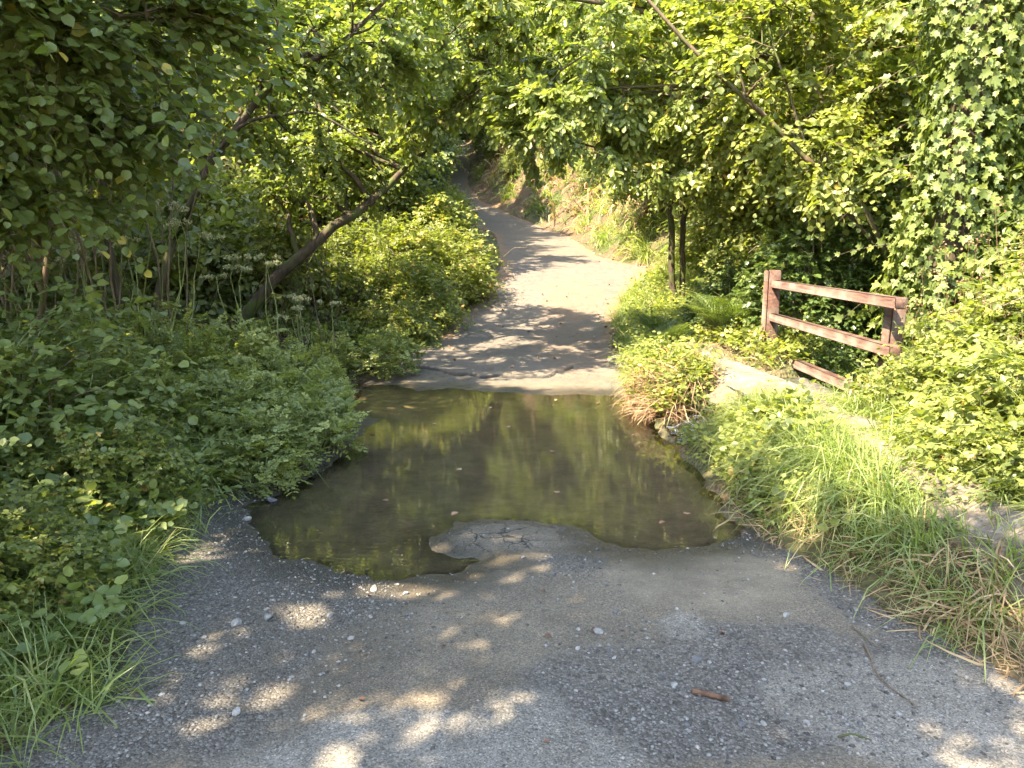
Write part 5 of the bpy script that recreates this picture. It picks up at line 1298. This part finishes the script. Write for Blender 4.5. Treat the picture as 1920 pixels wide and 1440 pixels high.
def litter(n, x0, x1, y0, y1, lb, grp, cat='dead leaf', size=.022):
    proto = None; c = 0
    for _ in range(n * 8):
        if c >= n: break
        x, y = x0 + (x1 - x0) * rnd(), y0 + (y1 - y0) * rnd()
        if not (xl(y) < x < xr(y)) or sdf(np.array([x]), np.array([y]), POND)[0] > 0: continue
        if proto is None or c % 4 == 0:
            b = Buf(); T = tmpl([(.30, .10), (.44, .38), (.36, .68), (.12, .92)], fold=.55, bend=-.35)
            place(b, T, np.zeros((1, 3)), np.array([[1., .1, .15]]), np.array([[0, .1, 1.]]), size, np.array([rnd()]))
            proto = b.build('dead_leaf', [M_litter]); o_ = proto
        else:
            o_ = proto.copy(); col.objects.link(o_)
        o_.location = (x, y, roadpt(x, y)[2] + .008); o_.rotation_euler = (rng.normal(0, .2), rng.normal(0, .2), rnd() * 6.28); s_ = .7 + .7 * rnd(); o_.scale = (s_, s_, s_)
        tag(o_, lb, cat, grp); c += 1
litter(10, -1.6, 1.6, 2.0, 4.0, 'curled brown dead leaf on the near road', 'dead leaves on the near road')
litter(40, -1.2, 2.4, 9.8, 18, 'brown dead leaf on the upper lane', 'dead leaves on the upper lane', size=.05)
b = Buf()
x, y = scatter(9000, -4, 6, 10, 42, lambda x, y: np.exp(-((np.maximum(xl(y) - x, x - xr(y)) - .15) / .35) ** 2)); m = len(x)
zz = np.where((x > xl(y)) & (x < xr(y)), rz(y), gz_(x, y)) + .012
place(b, FARB, np.stack([x, y, zz], -1), nrm(jit(m, 1) * [1, 1, .15]), nrm(np.array([0, 0, 1.0]) + jit(m, .3)), .05 + .05 * rnd(m), rnd(m))
o_ = b.build('leaf_litter', [M_litter]); tag(o_, 'brown leaf litter drifted along both edges of the upper lane', 'leaf litter', None, 'stuff')

# brown seed heads and dry stalks standing in the right-hand brambles
b = Buf(); n = 260
x, y = 2.9 + 2.2 * rnd(n), 2.9 + 2.6 * rnd(n)
z0 = gz_(x, y); h = .5 + .85 * sstep(2.9, 3.6, x) * rnd(n) ** .5 + .25 * rnd(n)
A = np.stack([x, y, z0], -1); B_ = A + np.stack([rng.normal(0, .12, n), rng.normal(0, .12, n), h], -1)
tubes(b, bow(A, B_, 5, .02, .04), np.linspace(.003, .0015, 5)[None], 3, .5, 0)
for q in range(16):
    place(b, LEAFLET, B_ + jit(n, .03) * [1, 1, .8], unit(n), nrm(unit(n) + [0, 0, .5]), .016, rnd(n), 0, wide=1.5)
o_ = b.build('dry_seed_heads', [M_rust]); tag(o_, 'brown dry seed heads standing among the right-hand brambles', 'seed heads', None, 'stuff')
# tangle of bare dead twigs in the hollow on the left
b = Buf(); n = 150
x = -6.4 + 4.2 * rnd(n); y = 7.6 + 5.4 * rnd(n); A = np.stack([x, y, gz_(x, y) - .05], -1)
B_ = A + np.stack([rng.normal(.3, .7, n), rng.normal(-.1, .6, n), .6 + 2.0 * rnd(n)], -1)
tubes(b, bow(A, B_, 7, .1, .08), np.linspace(.007, .002, 7)[None] * (.5 + rnd(n))[:, None], 4, .5, 0)
o_ = b.build('dead_twigs', [M_barkd]); tag(o_, 'tangle of bare brown twigs filling the dark hollow on the left', 'undergrowth', None, 'stuff')
b = Buf(); n = 34
x = -4.9 + 1.9 * rnd(n); y = 5.4 + 2.2 * rnd(n); A = np.stack([x, y, gz_(x, y) - .05], -1)
B_ = A + np.stack([rng.normal(.05, .25, n), rng.normal(0, .25, n), 1.8 + 1.6 * rnd(n)], -1)
tubes(b, bow(A, B_, 7, .03, .03), np.linspace(.014, .006, 7)[None] * (.3 + .7 * rnd(n))[:, None], 4, .5, 0)
o_ = b.build('sapling_stems', [M_twig]); tag(o_, 'thin upright pale stems standing behind the hazel shrubs at the left', 'undergrowth', None, 'stuff')

proto = None
for k in range(16):
    x, y = -1.3 + 2.6 * rnd(), 3.9 + 4.2 * rnd()
    if sdf(np.array([x]), np.array([y]), POND)[0] < .12: continue
    b = Buf(); place(b, OVATE, np.zeros((1, 3)), np.array([[1., 0, 0]]), np.array([[0, 0, 1.]]), .03 + .025 * rnd(), np.array([rnd()]))
    o_ = b.build('floating_leaf', [M_litter]); o_.location = (x, y, WZ + .006); o_.rotation_euler = (0, 0, rnd() * 6.28); tag(o_, 'small brown leaf floating on the ford', 'dead leaf', 'leaves afloat on the ford')

grass_obj('reeds', 'taller pale grass blades standing up through the weeds left of the ford',
  [(1500, -3.6, -1.6, 4.6, 8.5, lambda x, y: sstep(.05, .4, dL_(x, y)) * .7 * (pdist(x, y, LEFTCH) > .6), 2.2)], M_grass, lean=(.1, -.05), tall=(.2, .34), wide=.4, spread=.3)
